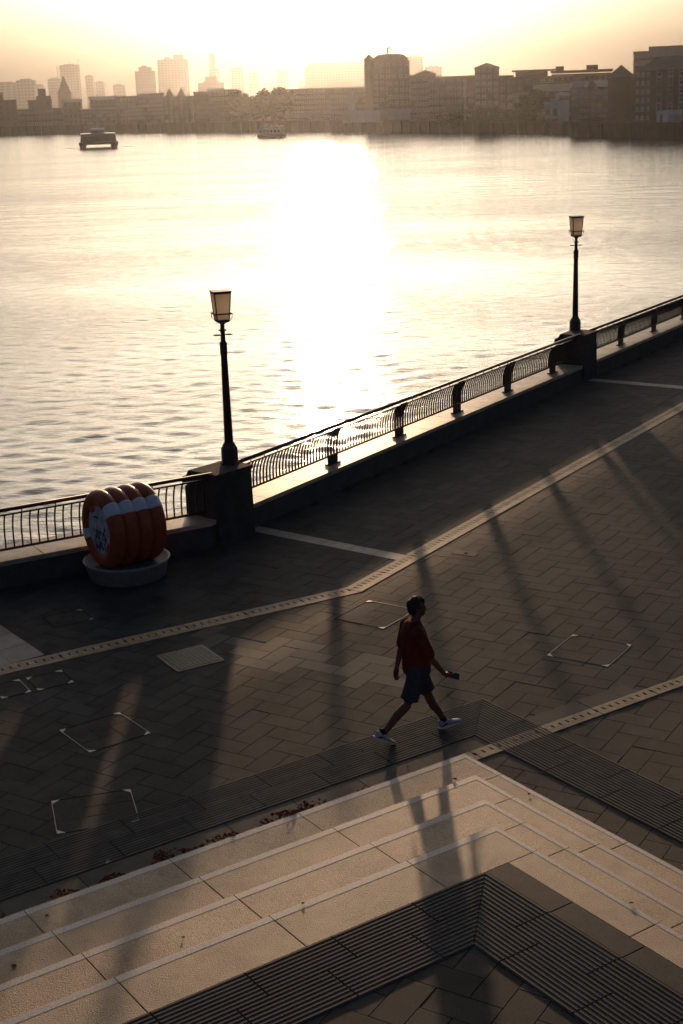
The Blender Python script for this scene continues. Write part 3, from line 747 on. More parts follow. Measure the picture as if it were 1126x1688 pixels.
# hair
b = MB(); b.ell((-.022, 0, 1.692), (.096, .081, .079)); b.ell((-.046, 0, 1.640), (.060, .074, .085)); b.ell((.045, 0, 1.738), (.042, .050, .024)); b.ell((.012, .066, 1.655), (.022, .016, .042)); b.ell((.012, -.066, 1.655), (.022, .016, .042))
random.seed(2)
for k in range(34):
    x, y = random.uniform(-.07, .085), random.uniform(-.05, .05); z = 1.692 + .082 * math.sqrt(max(.05, 1 - (x / .108) ** 2 - (y / .086) ** 2))
    b.tube([(x, y, z - .02), (x + random.uniform(.0, .02), y + random.uniform(-.01, .01), z + .008), (x + random.uniform(.005, .035), y + random.uniform(-.015, .015), z + random.uniform(.008, .026))], [.012, .009, .003], 5)
fused(b, 'hair', M_HAIR, man, .006, 2)
# T-shirt
b = MB()
rg = [((-.030, 0, 1.492), .075, .092), ((-.036, 0, 1.455), .100, .150), ((-.040, 0, 1.41), .122, .195), ((-.036, 0, 1.34), .152, .205), ((-.026, 0, 1.22), .163, .196), ((-.014, 0, 1.08), .168, .188), ((-.006, 0, .95), .172, .190), ((-.006, 0, .835), .166, .196)]
b.loft([[(c[0] + rx * math.cos(2 * math.pi * k / 24) * (1 + .02 * math.sin(3 * k + c[2] * 20)), c[1] + ry * math.sin(2 * math.pi * k / 24), c[2] + (.012 * math.sin(k * 1.3) if c[2] < .84 else 0)) for k in range(24)] for c, rx, ry in rg][::-1])
for A_ in (armR, armL):
    a_, e_, w_ = [Vector(p) for p in A_]
    limb(b, [a_ + Vector((0, -.05 if a_.y > 0 else .05, .0)), a_, a_.lerp(e_, .45), a_.lerp(e_, .86)], [.076, .086, .077, .076])
fused(b, 'shirt', M_SHIRT, man, .010, 5)
# shorts
b = MB(); b.loft([[(c[0] + rx * math.cos(2 * math.pi * k / 20), c[1] + ry * math.sin(2 * math.pi * k / 20), c[2]) for k in range(20)] for c, rx, ry in (((0, 0, .78), .135, .175), ((0, 0, .86), .148, .185), ((-.005, 0, .95), .135, .172), ((-.005, 0, .99), .128, .166))])
for L in (legR, legL):
    a_, k_, f_ = [Vector(p) for p in L]
    e = a_.lerp(k_, .84)
    P = [a_ + Vector((0, 0, .02)), a_.lerp(k_, .4), a_.lerp(k_, .7), e]; rings = []
    limb(b, P[:-1], [.125, .112, .108]); b.tube([P[1], P[2], e], [.112, .108, .112], 16)
fused(b, 'shorts', M_SHORTS, man, .011, 4)
# shoes
def shoe(ank, ang, name):
    Mx = Matrix.Translation(Vector(ank)) @ Matrix.Rotation(ang, 4, 'Y')
    T = lambda p: Mx @ Vector(p)
    def ring(x, w, z0, z1, n=14): return [T((x, w * math.copysign(abs(math.cos(t_)) ** .7, math.cos(t_)), (z0 + z1) / 2 + (z1 - z0) / 2 * math.copysign(abs(math.sin(t_)) ** .7, math.sin(t_)))) for t_ in (2 * math.pi * k / n for k in range(n))]
    b = MB(); b.loft([ring(-.085, .022, -.045, .0), ring(-.075, .036, -.062, .022), ring(-.03, .042, -.064, .030), ring(.02, .042, -.064, .022), ring(.07, .045, -.064, -.006), ring(.13, .049, -.064, -.024), ring(.175, .042, -.062, -.032), ring(.205, .020, -.056, -.042)])
    o = b.build(name, M_SHOE, man, True)
    b = MB(); b.loft([ring(-.092, .026, -.088, -.058), ring(-.075, .042, -.090, -.056), ring(0, .044, -.088, -.056), ring(.09, .052, -.086, -.056), ring(.16, .050, -.082, -.054), ring(.208, .026, -.072, -.050)]); b.build('sole', M_WHITE, o, True)
    b = MB(); b.tube([T((-.01, 0, .0)), T((-.022, 0, .055))], [.043, .042], 12); b.build('sock', M_SOCK, o, True)
    for k in range(4): MB().tube([T((.03 + .02 * k, -.03, .018 - .011 * k)), T((.035 + .02 * k, 0, .024 - .011 * k)), T((.03 + .02 * k, .03, .018 - .011 * k))], .004, 5).build('lace', M_SOCK, o)
    b = MB(); b.add([T(p) for p in ((-.07, .043, -.05), (-.03, .047, -.05), (.03, .047, -.02), (.01, .047, -.015))] + [T(p) for p in ((-.07, -.043, -.05), (-.03, -.047, -.05), (.03, -.047, -.02), (.01, -.047, -.015))], [(0, 1, 2, 3), (7, 6, 5, 4)])
    b.build('stripe', M_SOCK, o)
shoe((-.490, -.10, .152), R(28), 'shoe'); shoe((.375, .09, .098), R(-8), 'shoe')
ph = thing('phone', 'dark phone held out in the walking man\'s right hand', 'phone', man.matrix_basis @ (hR + Vector((.135, .025, -.055))), R(17))
Mp = Matrix.Rotation(R(24), 4, 'Y') @ Matrix.Rotation(R(58), 4, 'X')
b = MB(); b.prism([(-.080, -.038), (.080, -.038), (.080, .038), (-.080, .038)], -.005, .005, .002); b.v = [tuple(Mp @ Vector(p)) for p in b.v]; b.build('case', M_PHONE, ph)
b = MB(); b.prism([(-.074, -.033), (.074, -.033), (.074, .033), (-.074, .033)], .0052, .0062); b.v = [tuple(Mp @ Vector(p)) for p in b.v]; b.build('screen', M_WIN if 'M_WIN' in globals() else M_PHONE, ph)
b = MB(); b.prism([(.050, .010), (.070, .010), (.070, .030), (.050, .030)], -.0085, -.0052); b.v = [tuple(Mp @ Vector(p)) for p in b.v]; b.build('camera_bump', M_DARK, ph)
# ------------------------------------------------------------------ river
WZ = -3.5
def river_mesh():
    na, nd = 420, 980
    an = np.linspace(R(-27), R(27), na); ds = 19 * (1000 / 19) ** np.linspace(0, 1, nd)
    D, A = np.meshgrid(ds, an, indexing='ij')
    X = D * np.sin(A); Y = D * np.cos(A); Z = np.zeros_like(X)
    sp = np.maximum(D * (math.log(1000 / 19) / nd), D * R(54) / na)
    r = np.random.default_rng(4)
    for k in range(100):
        lam = .28 * (2.0 / .28) ** r.random(); th = R(98) + r.normal() * R(34); ph = r.random() * 6.28
        amp = .0034 * lam ** .85 * (.6 + .8 * r.random())
        kx, ky = math.cos(th) * 2 * math.pi / lam, math.sin(th) * 2 * math.pi / lam
        fade = np.clip((lam / sp - 2.0) / 2.5, 0, 1)
        a2 = r.random() * 6.28; m = .55 + .45 * np.sin(X * r.normal() * .09 + Y * r.normal() * .05 + a2) * np.sin(X * r.normal() * .04 - Y * r.normal() * .06 + ph)
        w = np.sin(kx * X + ky * Y + ph + 1.1 * np.sin(X * .23 + k) + .9 * np.sin(Y * .17 + 2 * k))
        Z += amp * fade * m * (w + .25 * np.cos(2 * (kx * X + ky * Y + ph)))
    Z += WZ
    co = np.stack([X, Y, Z], -1).reshape(-1, 3)
    i = np.arange(nd * na).reshape(nd, na)
    q = np.stack([i[:-1, :-1], i[:-1, 1:], i[1:, 1:], i[1:, :-1]], -1).reshape(-1, 4)[:, ::-1]
    me = bpy.data.meshes.new('river'); me.vertices.add(len(co)); me.vertices.foreach_set('co', co.astype(np.float32).ravel())
    me.loops.add(q.size); me.loops.foreach_set('vertex_index', q.astype(np.int32).ravel())
    me.polygons.add(len(q)); me.polygons.foreach_set('loop_start', np.arange(0, q.size, 4, dtype=np.int32)); me.polygons.foreach_set('loop_total', np.full(len(q), 4, np.int32))
    me.polygons.foreach_set('use_smooth', np.ones(len(q), bool)); me.materials.append(M_WATER); me.update(); me.validate()
    return me
structure(link('river', river_mesh()))
structure(MB().add([(-1500, 10, WZ - .35), (1500, 10, WZ - .35), (1500, 1300, WZ - .35), (-1500, 1300, WZ - .35)], [(0, 1, 2, 3)]).build('river', M_WATER))

# ------------------------------------------------------------------ far bank
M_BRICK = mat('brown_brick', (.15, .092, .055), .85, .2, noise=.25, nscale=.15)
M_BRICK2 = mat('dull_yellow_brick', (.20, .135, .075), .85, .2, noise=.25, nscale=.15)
M_BRICKD = mat('dark_brick', (.085, .055, .038), .85, .2, noise=.25, nscale=.15)
M_RENDER = mat('pale_wall', (.42, .38, .33), .8, .3, noise=.15, nscale=.2)
M_WHITEW = mat('white_wall', (.70, .70, .68), .8, .3, noise=.08, nscale=.3)
M_ROOF = mat('grey_slate_roof', (.085, .085, .085), .6, .4, noise=.2, nscale=.4)
M_TILE = mat('brown_roof', (.13, .075, .05), .8, .3, noise=.2, nscale=.4)
M_WIN = mat('far_window_glass', (.02, .022, .025), .08, .6)
M_FRAME = mat('white_window_frame', (.74, .71, .65), .6, .3)
M_QUAY = mat('dark_quay_wall', (.035, .032, .026), .85, .2, noise=.4, nscale=.3)
M_LAND = mat('far_ground', (.09, .085, .07), .9, .2, noise=.2, nscale=.02)
M_TOWER = mat('tower_cladding', (.20, .185, .17), .6, .4, noise=.1, nscale=.05)
M_TOWER2 = mat('brown_tower_cladding', (.15, .11, .085), .7, .3, noise=.1, nscale=.05)
M_TWIN = mat('tower_window', (.10, .095, .09), .8, .1)
M_LEAFG = mat('dark_foliage', (.045, .05, .02), .8, .2, vary=.5)
M_TRUNK = mat('bark', (.06, .045, .03), .9, .2)

SHORE_PX = [(-90, 226), (0, 223), (200, 219), (420, 216), (600, 217), (700, 218), (790, 218.5), (812, 217.5), (932, 221), (941, 225), (1126, 229.5), (1230, 233)]
SHORE = [ground(x, y, WZ) for x, y in SHORE_PX]
def shore(px, back=0.0):
    i = 0
    while i < len(SHORE_PX) - 2 and SHORE_PX[i + 1][0] < px: i += 1
    (x0, _), (x1, _) = SHORE_PX[i], SHORE_PX[i + 1]; A, B = SHORE[i], SHORE[i + 1]
    d = ray(px, 200); dx, dy = d.x, d.y                    # intersect the ray with the shore segment, seen from above
    ex, ey = B.x - A.x, B.y - A.y; den = dx * ey - dy * ex
    t = (A.x * ey - A.y * ex) / den
    L = t * math.hypot(dx, dy); k = (L + back) / L
    return Vector((dx * t * k, dy * t * k, WZ))
LZ = -.2
lp = [SHORE[i] for i in range(len(SHORE))]
poly = [(p.x, p.y + .4) for p in lp] + [(1700, 300), (1700, 3500), (-1700, 3500), (-1700, 900)]
b = MB(); n = len(poly)
bm = bmesh.new(); vs = [bm.verts.new((x, y, LZ)) for x, y in poly]; f = bm.faces.new(vs)
bmesh.ops.triangulate(bm, faces=[f]); me = bpy.data.meshes.new('far_ground'); bm.to_mesh(me); bm.free(); me.materials.append(M_LAND)
if me.polygons[0].normal.z < 0: me.flip_normals()
structure(link('far_ground', me))
def quay(label, i0, i1, top0, top1, m=M_QUAY):
    root = thing('quay_wall', label, 'wall')
    for i in range(i0, i1):
        A, B = SHORE[i], SHORE[i + 1]; d = (B - A).normalized(); nn = Vector((-d.y, d.x, 0))
        if nn.y < 0: nn = -nn
        ta = top0 + (top1 - top0) * (i - i0) / max(1, i1 - i0); tb = top0 + (top1 - top0) * (i + 1 - i0) / max(1, i1 - i0)
        b = MB(); q = [A, B, B + nn * 4, A + nn * 4]; zs = [ta, tb, tb, ta]
        b.add([(v.x, v.y, WZ - 2) for v in q] + [(v.x, v.y, z) for v, z in zip(q, zs)], [(0, 1, 5, 4), (1, 2, 6, 5), (2, 3, 7, 6), (3, 0, 4, 7), (4, 5, 6, 7)]); b.build('wall_face', m, root)
        L = (B - A).length; k = int(L / 7); fb = MB()
        for j in range(k): p = A + d * (L * (j + .5) / k) - nn * .2; fb.box((p.x, p.y, (ta + WZ) / 2 - .3), (.45, .45, ta - WZ - .5), math.atan2(d.y, d.x))
        if k: stuff(fb.build('fender_posts', M_BRICKD, root))
    return root
quay('long dark quay wall under the warehouses of the far bank', 0, 6, 1.6, .6)
quay('dark quay wall behind the shrubs between the warehouses', 7, 8, .2, .2)
quay('dark projecting quay wall in front of the right hand warehouses', 9, 11, .5, .3)

WIN = {}
def win_mesh(w, h, frame):
    k = (round(w, 2), round(h, 2), frame)
    if k in WIN: return WIN[k]
    f = .20
    b = MB(); b.box((0, .05, h / 2), (w, .10, f)).box((0, .05, f / 2), (w + .3, .22, f)).box((0, .05, h - f / 2), (w, .10, f)).box((-w / 2 + f / 2, .05, h / 2), (f, .10, h - 2.02 * f)).box((w / 2 - f / 2, .05, h / 2), (f, .10, h - 2.02 * f)).box((0, .05, h * .75), (f * .6, .08, h * .45 - f))
    fr = b.mesh('window', M_FRAME if frame else M_BRICKD)
    pn = MB().box((0, .02, h / 2), (w - f, .04, h - f)).mesh('pane', M_WIN)
    WIN[k] = (fr, pn); return WIN[k]
class Facade:                                            # a front wall between two ground points, local x along it, y towards the river
    def __init__(s, name, label, cat, P0, P1, depth, group=None):
        s.P0, s.P1 = P0, P1; d = P1 - P0; s.L = math.hypot(d.x, d.y)
        s.root = thing(name, label, cat, (P0.x, P0.y, 0), math.atan2(d.y, d.x), group); s.D = depth
    def wall(s, m, z1, z0=WZ, x0=0.0, x1=None, y=0.0, depth=None, name='wall'):
        x1 = s.L if x1 is None else x1; dp = depth or s.D
        return MB().box(((x0 + x1) / 2, y + dp / 2, (z0 + z1) / 2), (x1 - x0, dp, z1 - z0)).build(name, m, s.root)
    def windows(s, nx, zs, w, h, frame=True, x0=0.0, x1=None, y=0.0, skip=()):
        x1 = s.L if x1 is None else x1; fr, pn = win_mesh(w, h, frame)
        for i in range(nx):
            for j, z in enumerate(zs):
                if (i, j) in skip: continue
                x = x0 + (x1 - x0) * (i + .5) / nx
                o = link('window', fr, s.root, (x, y - .005, z)); o.rotation_euler = (0, 0, math.pi)
                link('pane', pn, o)
    def slope(s, m, z0, z1, x0=0.0, x1=None, y0=0.0, y1=None, kind='gable', over=.4, name='roof'):
        x1 = s.L if x1 is None else x1; y1 = s.D if y1 is None else y1
        xa, xb, ya, yb = x0 - over, x1 + over, y0 - over, y1 + over; ym = (ya + yb) / 2; xm = (xa + xb) / 2
        base = [(xa, ya, z0), (xb, ya, z0), (xb, yb, z0), (xa, yb, z0)]
        if kind == 'gable': top = [(xa, ym, z1), (xb, ym, z1)]; fs = [(0, 1, 5, 4), (2, 3, 4, 5), (1, 2, 5), (3, 0, 4), (3, 2, 1, 0)]
        elif kind == 'front': top = [(xm, ya, z1), (xm, yb, z1)]; fs = [(0, 1, 4), (1, 2, 5, 4), (2, 3, 5), (3, 0, 4, 5), (3, 2, 1, 0)]
        elif kind == 'pyramid': top = [(xm, ym, z1)]; fs = [(0, 1, 4), (1, 2, 4), (2, 3, 4), (3, 0, 4), (3, 2, 1, 0)]
        else:                                             # mansard / hip with flat top
            k = min((xb - xa), (yb - ya)) * .28
            top = [(xa + k, ya + k, z1), (xb - k, ya + k, z1), (xb - k, yb - k, z1), (xa + k, yb - k, z1)]; fs = [(0, 1, 5, 4), (1, 2, 6, 5), (2, 3, 7, 6), (3, 0, 4, 7), (4, 5, 6, 7), (3, 2, 1, 0)]
        return MB().add(base + top, fs).build(name, m, s.root)
    def balconies(s, xs, zs, w=2.6):
        for x in xs:
            for z in zs:
                b = MB(); b.box((x, -.6, z), (w, 1.2, .12)).box((x, -1.17, z + 1.0), (w, .05, .06))
                for k in range(8): b.box((x - w / 2 + w * (k + .5) / 8, -1.17, z + .5), (.05, .05, .95))
                b.build('balcony', M_BRICKD, s.root)
def front(px0, px1, back, ytop):
    D = max(math.hypot(*shore(px0).xy), math.hypot(*shore(px1).xy)) + back; P = []
    for px in (px0, px1):
        d = ray(px, 200); k = D / math.hypot(d.x, d.y); P.append(Vector((d.x * k, d.y * k, WZ)))
    A, B = P; M = (A + B) / 2; pm = (px0 + px1) / 2
    return A, B, z_at(pm, ytop, M), M
def floors(z0, z1, n): return [z0 + (z1 - z0) * (j + .25) / n for j in range(n)]
GB = 'brick buildings along the far bank'
def block(label, px0, px1, ytop, back, depth, m, nfl, nx, frame=True, roof=None, yroof=None, rm=M_ROOF, w=1.4, h=2.1, cat='building', name='brick_warehouse', group=GB, parapet=True, zg=0.6):
    A, B, z1, M = front(px0, px1, back, ytop)
    fc = Facade(name, label, cat, A, B, depth, group)
    fc.wall(m, z1); fc.M = M; fc.z1 = z1
    if nx:
        nx = max(2, round(nx * .62)); q = random.Random(label); sk = {(i, j) for i in range(nx) for j in range(nfl) if q.random() < .10}
        fc.windows(nx, floors(zg, z1, nfl), w, min(h, (z1 - zg) / nfl * .60), frame, skip=sk)
        for j in range(1, nfl, 2): MB().box((fc.L / 2, -.05, floors(zg, z1, nfl)[j] - .35), (fc.L, .12, .22)).build('string_course', m, fc.root)
        for k in range(1, max(2, nx // 4)): MB().box((fc.L * k / max(2, nx // 4), -.09, (z1 + WZ) / 2), (.3, .2, z1 - WZ - .1)).build('pilaster', m, fc.root)
    if roof: fc.slope(rm, z1 + .01, z_at((px0 + px1) / 2, yroof, M), kind=roof)
    elif parapet: MB().box((fc.L / 2, fc.D / 2, z1 + .3), (fc.L + .5, fc.D + .5, .6)).build('parapet', m, fc.root)
    return fc
# left end of the bank, from the photo's edge to the gabled block
block('low dark block cut by the photo edge behind the gothic chapel', -60, 9, 155, 40, 26, M_BRICKD, 6, 9, False)
block('plain dark warehouse between the edge block and the stepped brick pile', 9, 30, 166, 34, 22, M_BRICKD, 5, 4, False)
f = block('dark stepped brick pile with a square tower on top', 49, 88, 166, 30, 20, M_BRICKD, 5, 5, False, name='brick_pile')
f.wall(M_BRICKD, z_at(72, 158, f.M), f.z1 + .02, f.L * .36, f.L * .99, 2, 14, 'upper_storey'); f.wall(M_BRICKD, z_at(72, 146, f.M), z_at(72, 158, f.M) + .01, f.L * .46, f.L * .78, 4, 9, 'tower')
block('long low brick row under the church spire', 30, 136, 180, 12, 16, M_BRICK, 3, 26, True)
f = block('brick range with dark roof right of the church spire', 106, 137, 168, 36, 18, M_BRICK, 4, 7, False, 'gable', 163)
f = block('long warehouse with a white roof edge, left half of the pair', 135, 216, 181.5, 5, 22, M_BRICK, 4, 22, True)
MB().box((f.L / 2, f.D / 2, f.z1 + .8), (f.L + .8, f.D + .8, .5)).build('white_cornice', M_WHITEW, f.root)
f = block('long warehouse with a white roof edge, right half of the pair', 216, 271, 178, 5, 22, M_BRICK, 4, 16, True)
MB().box((f.L / 2, f.D / 2, f.z1 + .8), (f.L + .8, f.D + .8, .5)).build('white_cornice', M_WHITEW, f.root)
block('dark roofed range rising behind the left white edged warehouse', 150, 195, 164, 46, 20, M_BRICK, 5, 9, False, 'gable', 158)
block('flat dark range with attic windows behind the right white edged warehouse', 193, 232, 160, 52, 20, M_BRICK, 5, 10, True)
block('flat roofed range in front of the brown tower block', 230, 273, 155, 58, 20, M_BRICK, 6, 12, True)
f = block('tall gabled brick warehouse with two pale gables', 271, 322, 160, 8, 24, M_BRICK, 6, 9, True)
for k in (.22, .60):
    f.slope(M_RENDER, f.z1 + .01, f.z1 + 4.6, f.L * (k - .15), f.L * (k + .15), -.1, 16, 'front', .1, 'gable')
    f.windows(2, [f.z1 + .3], 1.1, 1.7, True, f.L * (k - .12), f.L * (k + .12), -.25)
MB().box((f.L * .955, -.2, f.z1 / 2), (.9, .4, f.z1)).box((f.L * .90, -.2, f.z1 / 2), (.5, .4, f.z1)).build('white_downpipe', M_WHITEW, f.root)
block('brown flat block right of the gabled warehouse', 322, 346, 153, 14, 22, M_BRICK2, 6, 6, False)
f = block('brown block with pitched roof left of the hazy trees', 346, 372, 151, 14, 22, M_BRICK2, 6, 6, True, 'gable', 145)
block('narrow brown block with balconies left of the hazy trees', 372, 396, 149, 16, 22, M_BRICK2, 6, 5, True)
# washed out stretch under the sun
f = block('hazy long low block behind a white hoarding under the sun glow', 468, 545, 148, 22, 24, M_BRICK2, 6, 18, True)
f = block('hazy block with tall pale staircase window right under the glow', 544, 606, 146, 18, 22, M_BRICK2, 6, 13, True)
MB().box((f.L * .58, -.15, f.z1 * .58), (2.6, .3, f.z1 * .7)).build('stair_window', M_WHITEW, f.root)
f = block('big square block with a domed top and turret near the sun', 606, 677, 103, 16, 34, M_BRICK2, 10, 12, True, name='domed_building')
A = f.M
xs = np.linspace(0, math.pi, 9); zt = z_at(640, 89, A)
b = MB(); b.loft([[(f.L * (.56 - .42 * math.cos(t_)), y, f.z1 + .6 + (zt - f.z1 - .6) * min(1, math.sin(t_) * 1.25)) for t_ in xs] for y in (1.0, 30)]); b.build('domed_roof', M_BRICK2, f.root)
b = MB(); b.lathe([(2.0, 0), (2.0, f.z1 + 1.5), (2.2, f.z1 + 1.6), (.1, z_at(608, 94, A) + 1)], 8, (1.2, .8, 0)); b.build('turret', M_BRICK2, f.root)
MB().box((f.L * .5, 14, zt + 1.3), (.5, .5, 3.4)).box((f.L * .56, 14, zt + 1.3), (.3, .3, 3.0)).box((f.L * .53, 14, zt + 2.8), (1.6, .4, .4)).build('roof_mast', M_BRICKD, f.root)
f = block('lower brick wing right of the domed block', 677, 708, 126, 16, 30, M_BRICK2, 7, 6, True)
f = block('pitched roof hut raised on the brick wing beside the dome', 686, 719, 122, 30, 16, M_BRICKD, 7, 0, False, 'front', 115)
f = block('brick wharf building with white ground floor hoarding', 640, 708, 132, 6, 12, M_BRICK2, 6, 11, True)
hz = thing('hoarding', 'white weathered hoarding on the quay below the domed block', 'hoarding', f.root.location, f.root.rotation_euler.z)
random.seed(8)
for k in range(16):
    MB().box((-16 + k * 2.9, -2.0, 2.6 + random.uniform(-.15, .15)), (2.84, .12, 4.4)).build('hoarding_panel', M_WHITEW if k % 5 else M_RENDER, hz)
hz2 = thing('hoarding', 'pale hoarding on the quay straight below the sun', 'hoarding', shore(470, 3), math.atan2((shore(545, 3) - shore(470, 3)).y, (shore(545, 3) - shore(470, 3)).x)); hz2.location.z = 0
for k in range(14): MB().box((1.5 + k * 3, 0, 3.0 + random.uniform(-.1, .1)), (2.94, .12, 2.6)).build('hoarding_panel', M_RENDER, hz2)
f = block('long brick warehouse with tall pale window bays left of the pyramid tower', 707, 790, 128, 8, 30, M_BRICK, 6, 15, True, name='brick_warehouse', h=2.2)
zc = z_at(750, 128, f.M)
f = block('brick tower block with a pyramid roof and corner windows', 783, 823, 111.5, 6, 20, M_BRICKD, 8, 6, True, 'pyramid', 102, M_TILE)
f = block('brown brick house row with bright windows right of the pyramid tower', 823, 846, 127, 20, 20, M_BRICKD, 5, 4, True)
f = block('brick block with flat roof pavilion left of the slate roofs', 838, 914, 129, 34, 22, M_BRICK, 6, 9, True, cat='building')
MB().box((f.L * .5, 10, f.z1 + 1.6), (f.L * .7, 12, 1.6)).build('pavilion', M_BRICKD, f.root); MB().box((f.L * .55, 9, f.z1 + 2.7), (f.L * .95, 15, .4)).build('roof', M_ROOF, f.root)
block('low brown house behind the green shrubs of the right bank', 846, 882, 160, 8, 14, M_BRICKD, 3, 6, True, 'gable', 152)
f = block('terrace with long slate roof behind the white house', 880, 955, 150, 26, 16, M_BRICKD, 4, 10, True, 'gable', 138)
f = block('wide modern block with overhanging flat roof behind the slate roofs', 910, 1006, 124, 75, 26, M_BRICK2, 6, 18, False)
MB().box((f.L * .5, 12, f.z1 + 1.5), (f.L * 1.06, 30, .5)).build('roof', M_ROOF, f.root); MB().box((f.L * .12, 12, f.z1 + 2.6), (f.L * .14, 10, 1.6)).build('plant_room', M_BRICKD, f.root); MB().box((f.L * .68, 12, f.z1 + 2.6), (f.L * .2, 10, 1.8)).build('plant_room', M_BRICKD, f.root)
f = block('small white stepped house with a slanting stair wall among shrubs', 897, 921, 172, 3, 9, M_WHITEW, 1, 2, False, name='white_house', group=None)
f.wall(M_WHITEW, z_at(930, 152, f.M), WZ, f.L * 1.0, f.L * 1.7, 1.0, 9, 'upper_block'); f.windows(3, [f.z1 + 1.2], .9, 1.2, False, f.L * 1.05, f.L * 1.65, 1.0)
zq = z_at(930, 152, f.M)
MB().add([(f.L * .45, .2, f.z1 - .5), (f.L * 1.02, .2, f.z1 - .5), (f.L * 1.02, .2, zq - .2), (f.L * .9, .2, zq - .2)] + [(f.L * .45, .9, f.z1 - .5), (f.L * 1.02, .9, f.z1 - .5), (f.L * 1.02, .9, zq - .2), (f.L * .9, .9, zq - .2)],
         [(0, 1, 2, 3), (7, 6, 5, 4), (0, 3, 7, 4), (3, 2, 6, 7), (2, 1, 5, 6), (0, 4, 5, 1)]).build('stair_wall', M_WHITEW, f.root)
f = block('brick warehouse with a white trimmed gable and balconies', 941, 1002, 147, 6, 20, M_BRICK, 5, 10, True, None, None, M_ROOF, name='brick_warehouse')
f.slope(M_ROOF, f.z1 + .01, z_at(970, 133, f.M), 0, None, 2, 20, 'gable')
f.slope(M_BRICK, f.z1 + .02, z_at(970, 132, f.M), f.L * .40, f.L * .70, -.1, 10, 'front', .05, 'gable')
zt = z_at(970, 132, f.M)
MB().bar((f.L * .39, -.25, f.z1 + .1), (f.L * .55, -.25, zt + .1), .3, .35).bar((f.L * .71, -.25, f.z1 + .1), (f.L * .55, -.25, zt + .1), .3, .35).build('white_bargeboard', M_WHITEW, f.root)
f.wall(M_WHITEW, f.z1 + 2.2, f.z1 - .2, f.L * .02, f.L * .36, -.12, 3, 'white_attic')
f.balconies([f.L * .14, f.L * .46], floors(.6, f.z1, 5)[1:])
f = block('square brick corner tower with a slate pyramid roof at the right', 1001, 1044, 127, 4, 13, M_BRICKD, 6, 4, False, 'pyramid', 106)
f.balconies([f.L * .55], floors(.6, f.z1, 6)[1:], 3.4)
f = block('tall brick warehouse with white framed windows at the right edge', 1044, 1190, 114, 6, 24, M_BRICK, 6, 0, True, 'mansard', 92, M_ROOF, name='brick_warehouse')
zs = floors(.2, f.z1, 6)
f.windows(3, zs, .75, 1.15, True, f.L * .01, f.L * .19); f.windows(3, zs[1:], 1.35, 2.0, True, f.L * .22, f.L * .60); f.windows(3, zs[1:], 1.35, 2.0, True, f.L * .62, f.L)
f.balconies([f.L * .28, f.L * .41], zs[1:5], 3.0)
A_, B_ = shore(1082, 1.5), shore(1120, 1.5)
an = Facade('annex', 'small white flat annex in front of the right edge warehouse', 'annex', A_, B_, 4.0)
an.wall(M_WHITEW, z_at(1092, 182, A_), WZ, 0, an.L * .5); an.wall(M_RENDER, z_at(1110, 188, A_), WZ, an.L * .5 + .02, an.L, .4, 3.5, 'side_wing')
MB().box((an.L * .22, -.03, 1.3), (1.0, .08, 2.0)).build('door', M_BRICKD, an.root)
f = block('white high rise slab behind the right edge warehouse', 1042, 1230, 84, 190, 20, M_RENDER, 1, 0, False, name='white_high_rise', group=None)
for k in range(9): MB().box((f.L / 2, -.1, f.z1 - 2.2 - k * 3.1), (f.L * .98, .2, 1.2)).build('window_strip', M_WIN, f.root)
MB().box((f.L * .28, 8, f.z1 + 1.4), (f.L * .3, 8, 1.8)).build('plant_room', M_RENDER, f.root)
# flagpole, mooring posts
fp = shore(767, 2)
t_ = thing('flagpole', 'tall white flagpole on the quay before the long brick warehouse', 'flagpole', (fp.x, fp.y, 0))
MB().lathe([(.26, -1), (.14, z_at(765, 130, fp))], 8).build('pole', M_WHITEW, t_); MB().lathe([(.5, .5), (.5, 1.0)], 8).build('base', M_RENDER, t_)
for px, py, hh, lab in ((838, 221, 2.6, 'lone mooring post in the water before the green shrubs'), (906, 222, 1.6, 'short mooring post left of the projecting quay')):
    p = ground(px, py, WZ); t_ = thing('mooring_post', lab, 'post', (p.x, p.y, WZ)); MB().lathe([(.35, -1), (.35, hh), (.1, hh + .2)], 8).build('pile', M_BRICKD, t_)
    MB().lathe([(.40, hh * .5), (.40, hh * .6)], 8).build('band', M_QUAY, t_)

# ------------------------------------------------------------------ skyline towers
GT = 'hazy tower blocks on the skyline'
def tower(label, px0, px1, ytop, dist, m=M_TOWER, nx=6, nf=14, depth=None, name='tower_block', ledge=None):
    dist *= 1.9; d0, d1 = ray(px0, 150), ray(px1, 150)
    A = Vector((d0.x * dist / d0.y, dist, LZ)); B = Vector((d1.x * dist / d1.y, dist, LZ)); M = (A + B) / 2; z1 = z_at((px0 + px1) / 2, ytop, M)
    f = Facade(name, label, 'tower', A, B, depth or max(12, (B - A).length * .7), GT); f.M = M; f.z1 = z1
    f.wall(m, z1, -1)
    if nx:
        b = MB()
        for j in range(nf):
            for i in range(nx):
                x = f.L * (i + .5) / nx; z = z1 - 2 - (z1 + 1) * j / nf * .98
                b.box((x, -.05, z), (f.L / nx * .55, .3, (z1 + 1) / nf * .40))
        stuff(b.build('window_grid', M_TWIN, f.root))
    MB().box((f.L * .5, f.D * .5, z1 + 1.0), (f.L * .6, f.D * .6, 2.0)).build('plant_room', m, f.root)
    return f
def top(f, x0, x1, px, y, m=M_TOWER, name='upper_storeys', z0=None): return f.wall(m, z_at(px, y, f.M), (z0 or f.z1) + .01, f.L * x0, f.L * x1, 1.0, f.D * .7, name)
tower('wide pale block cut by the left photo edge', -30, 29, 137, 1300)
tower('squat banded block right of the edge block', 28, 57, 132, 1150, M_TOWER, 5, 12)
tower('low faint block left of the church spire', 57, 72, 140, 1500)
tower('broad faint block just left of the tall scaffolded tower', 80, 102, 130, 1350)
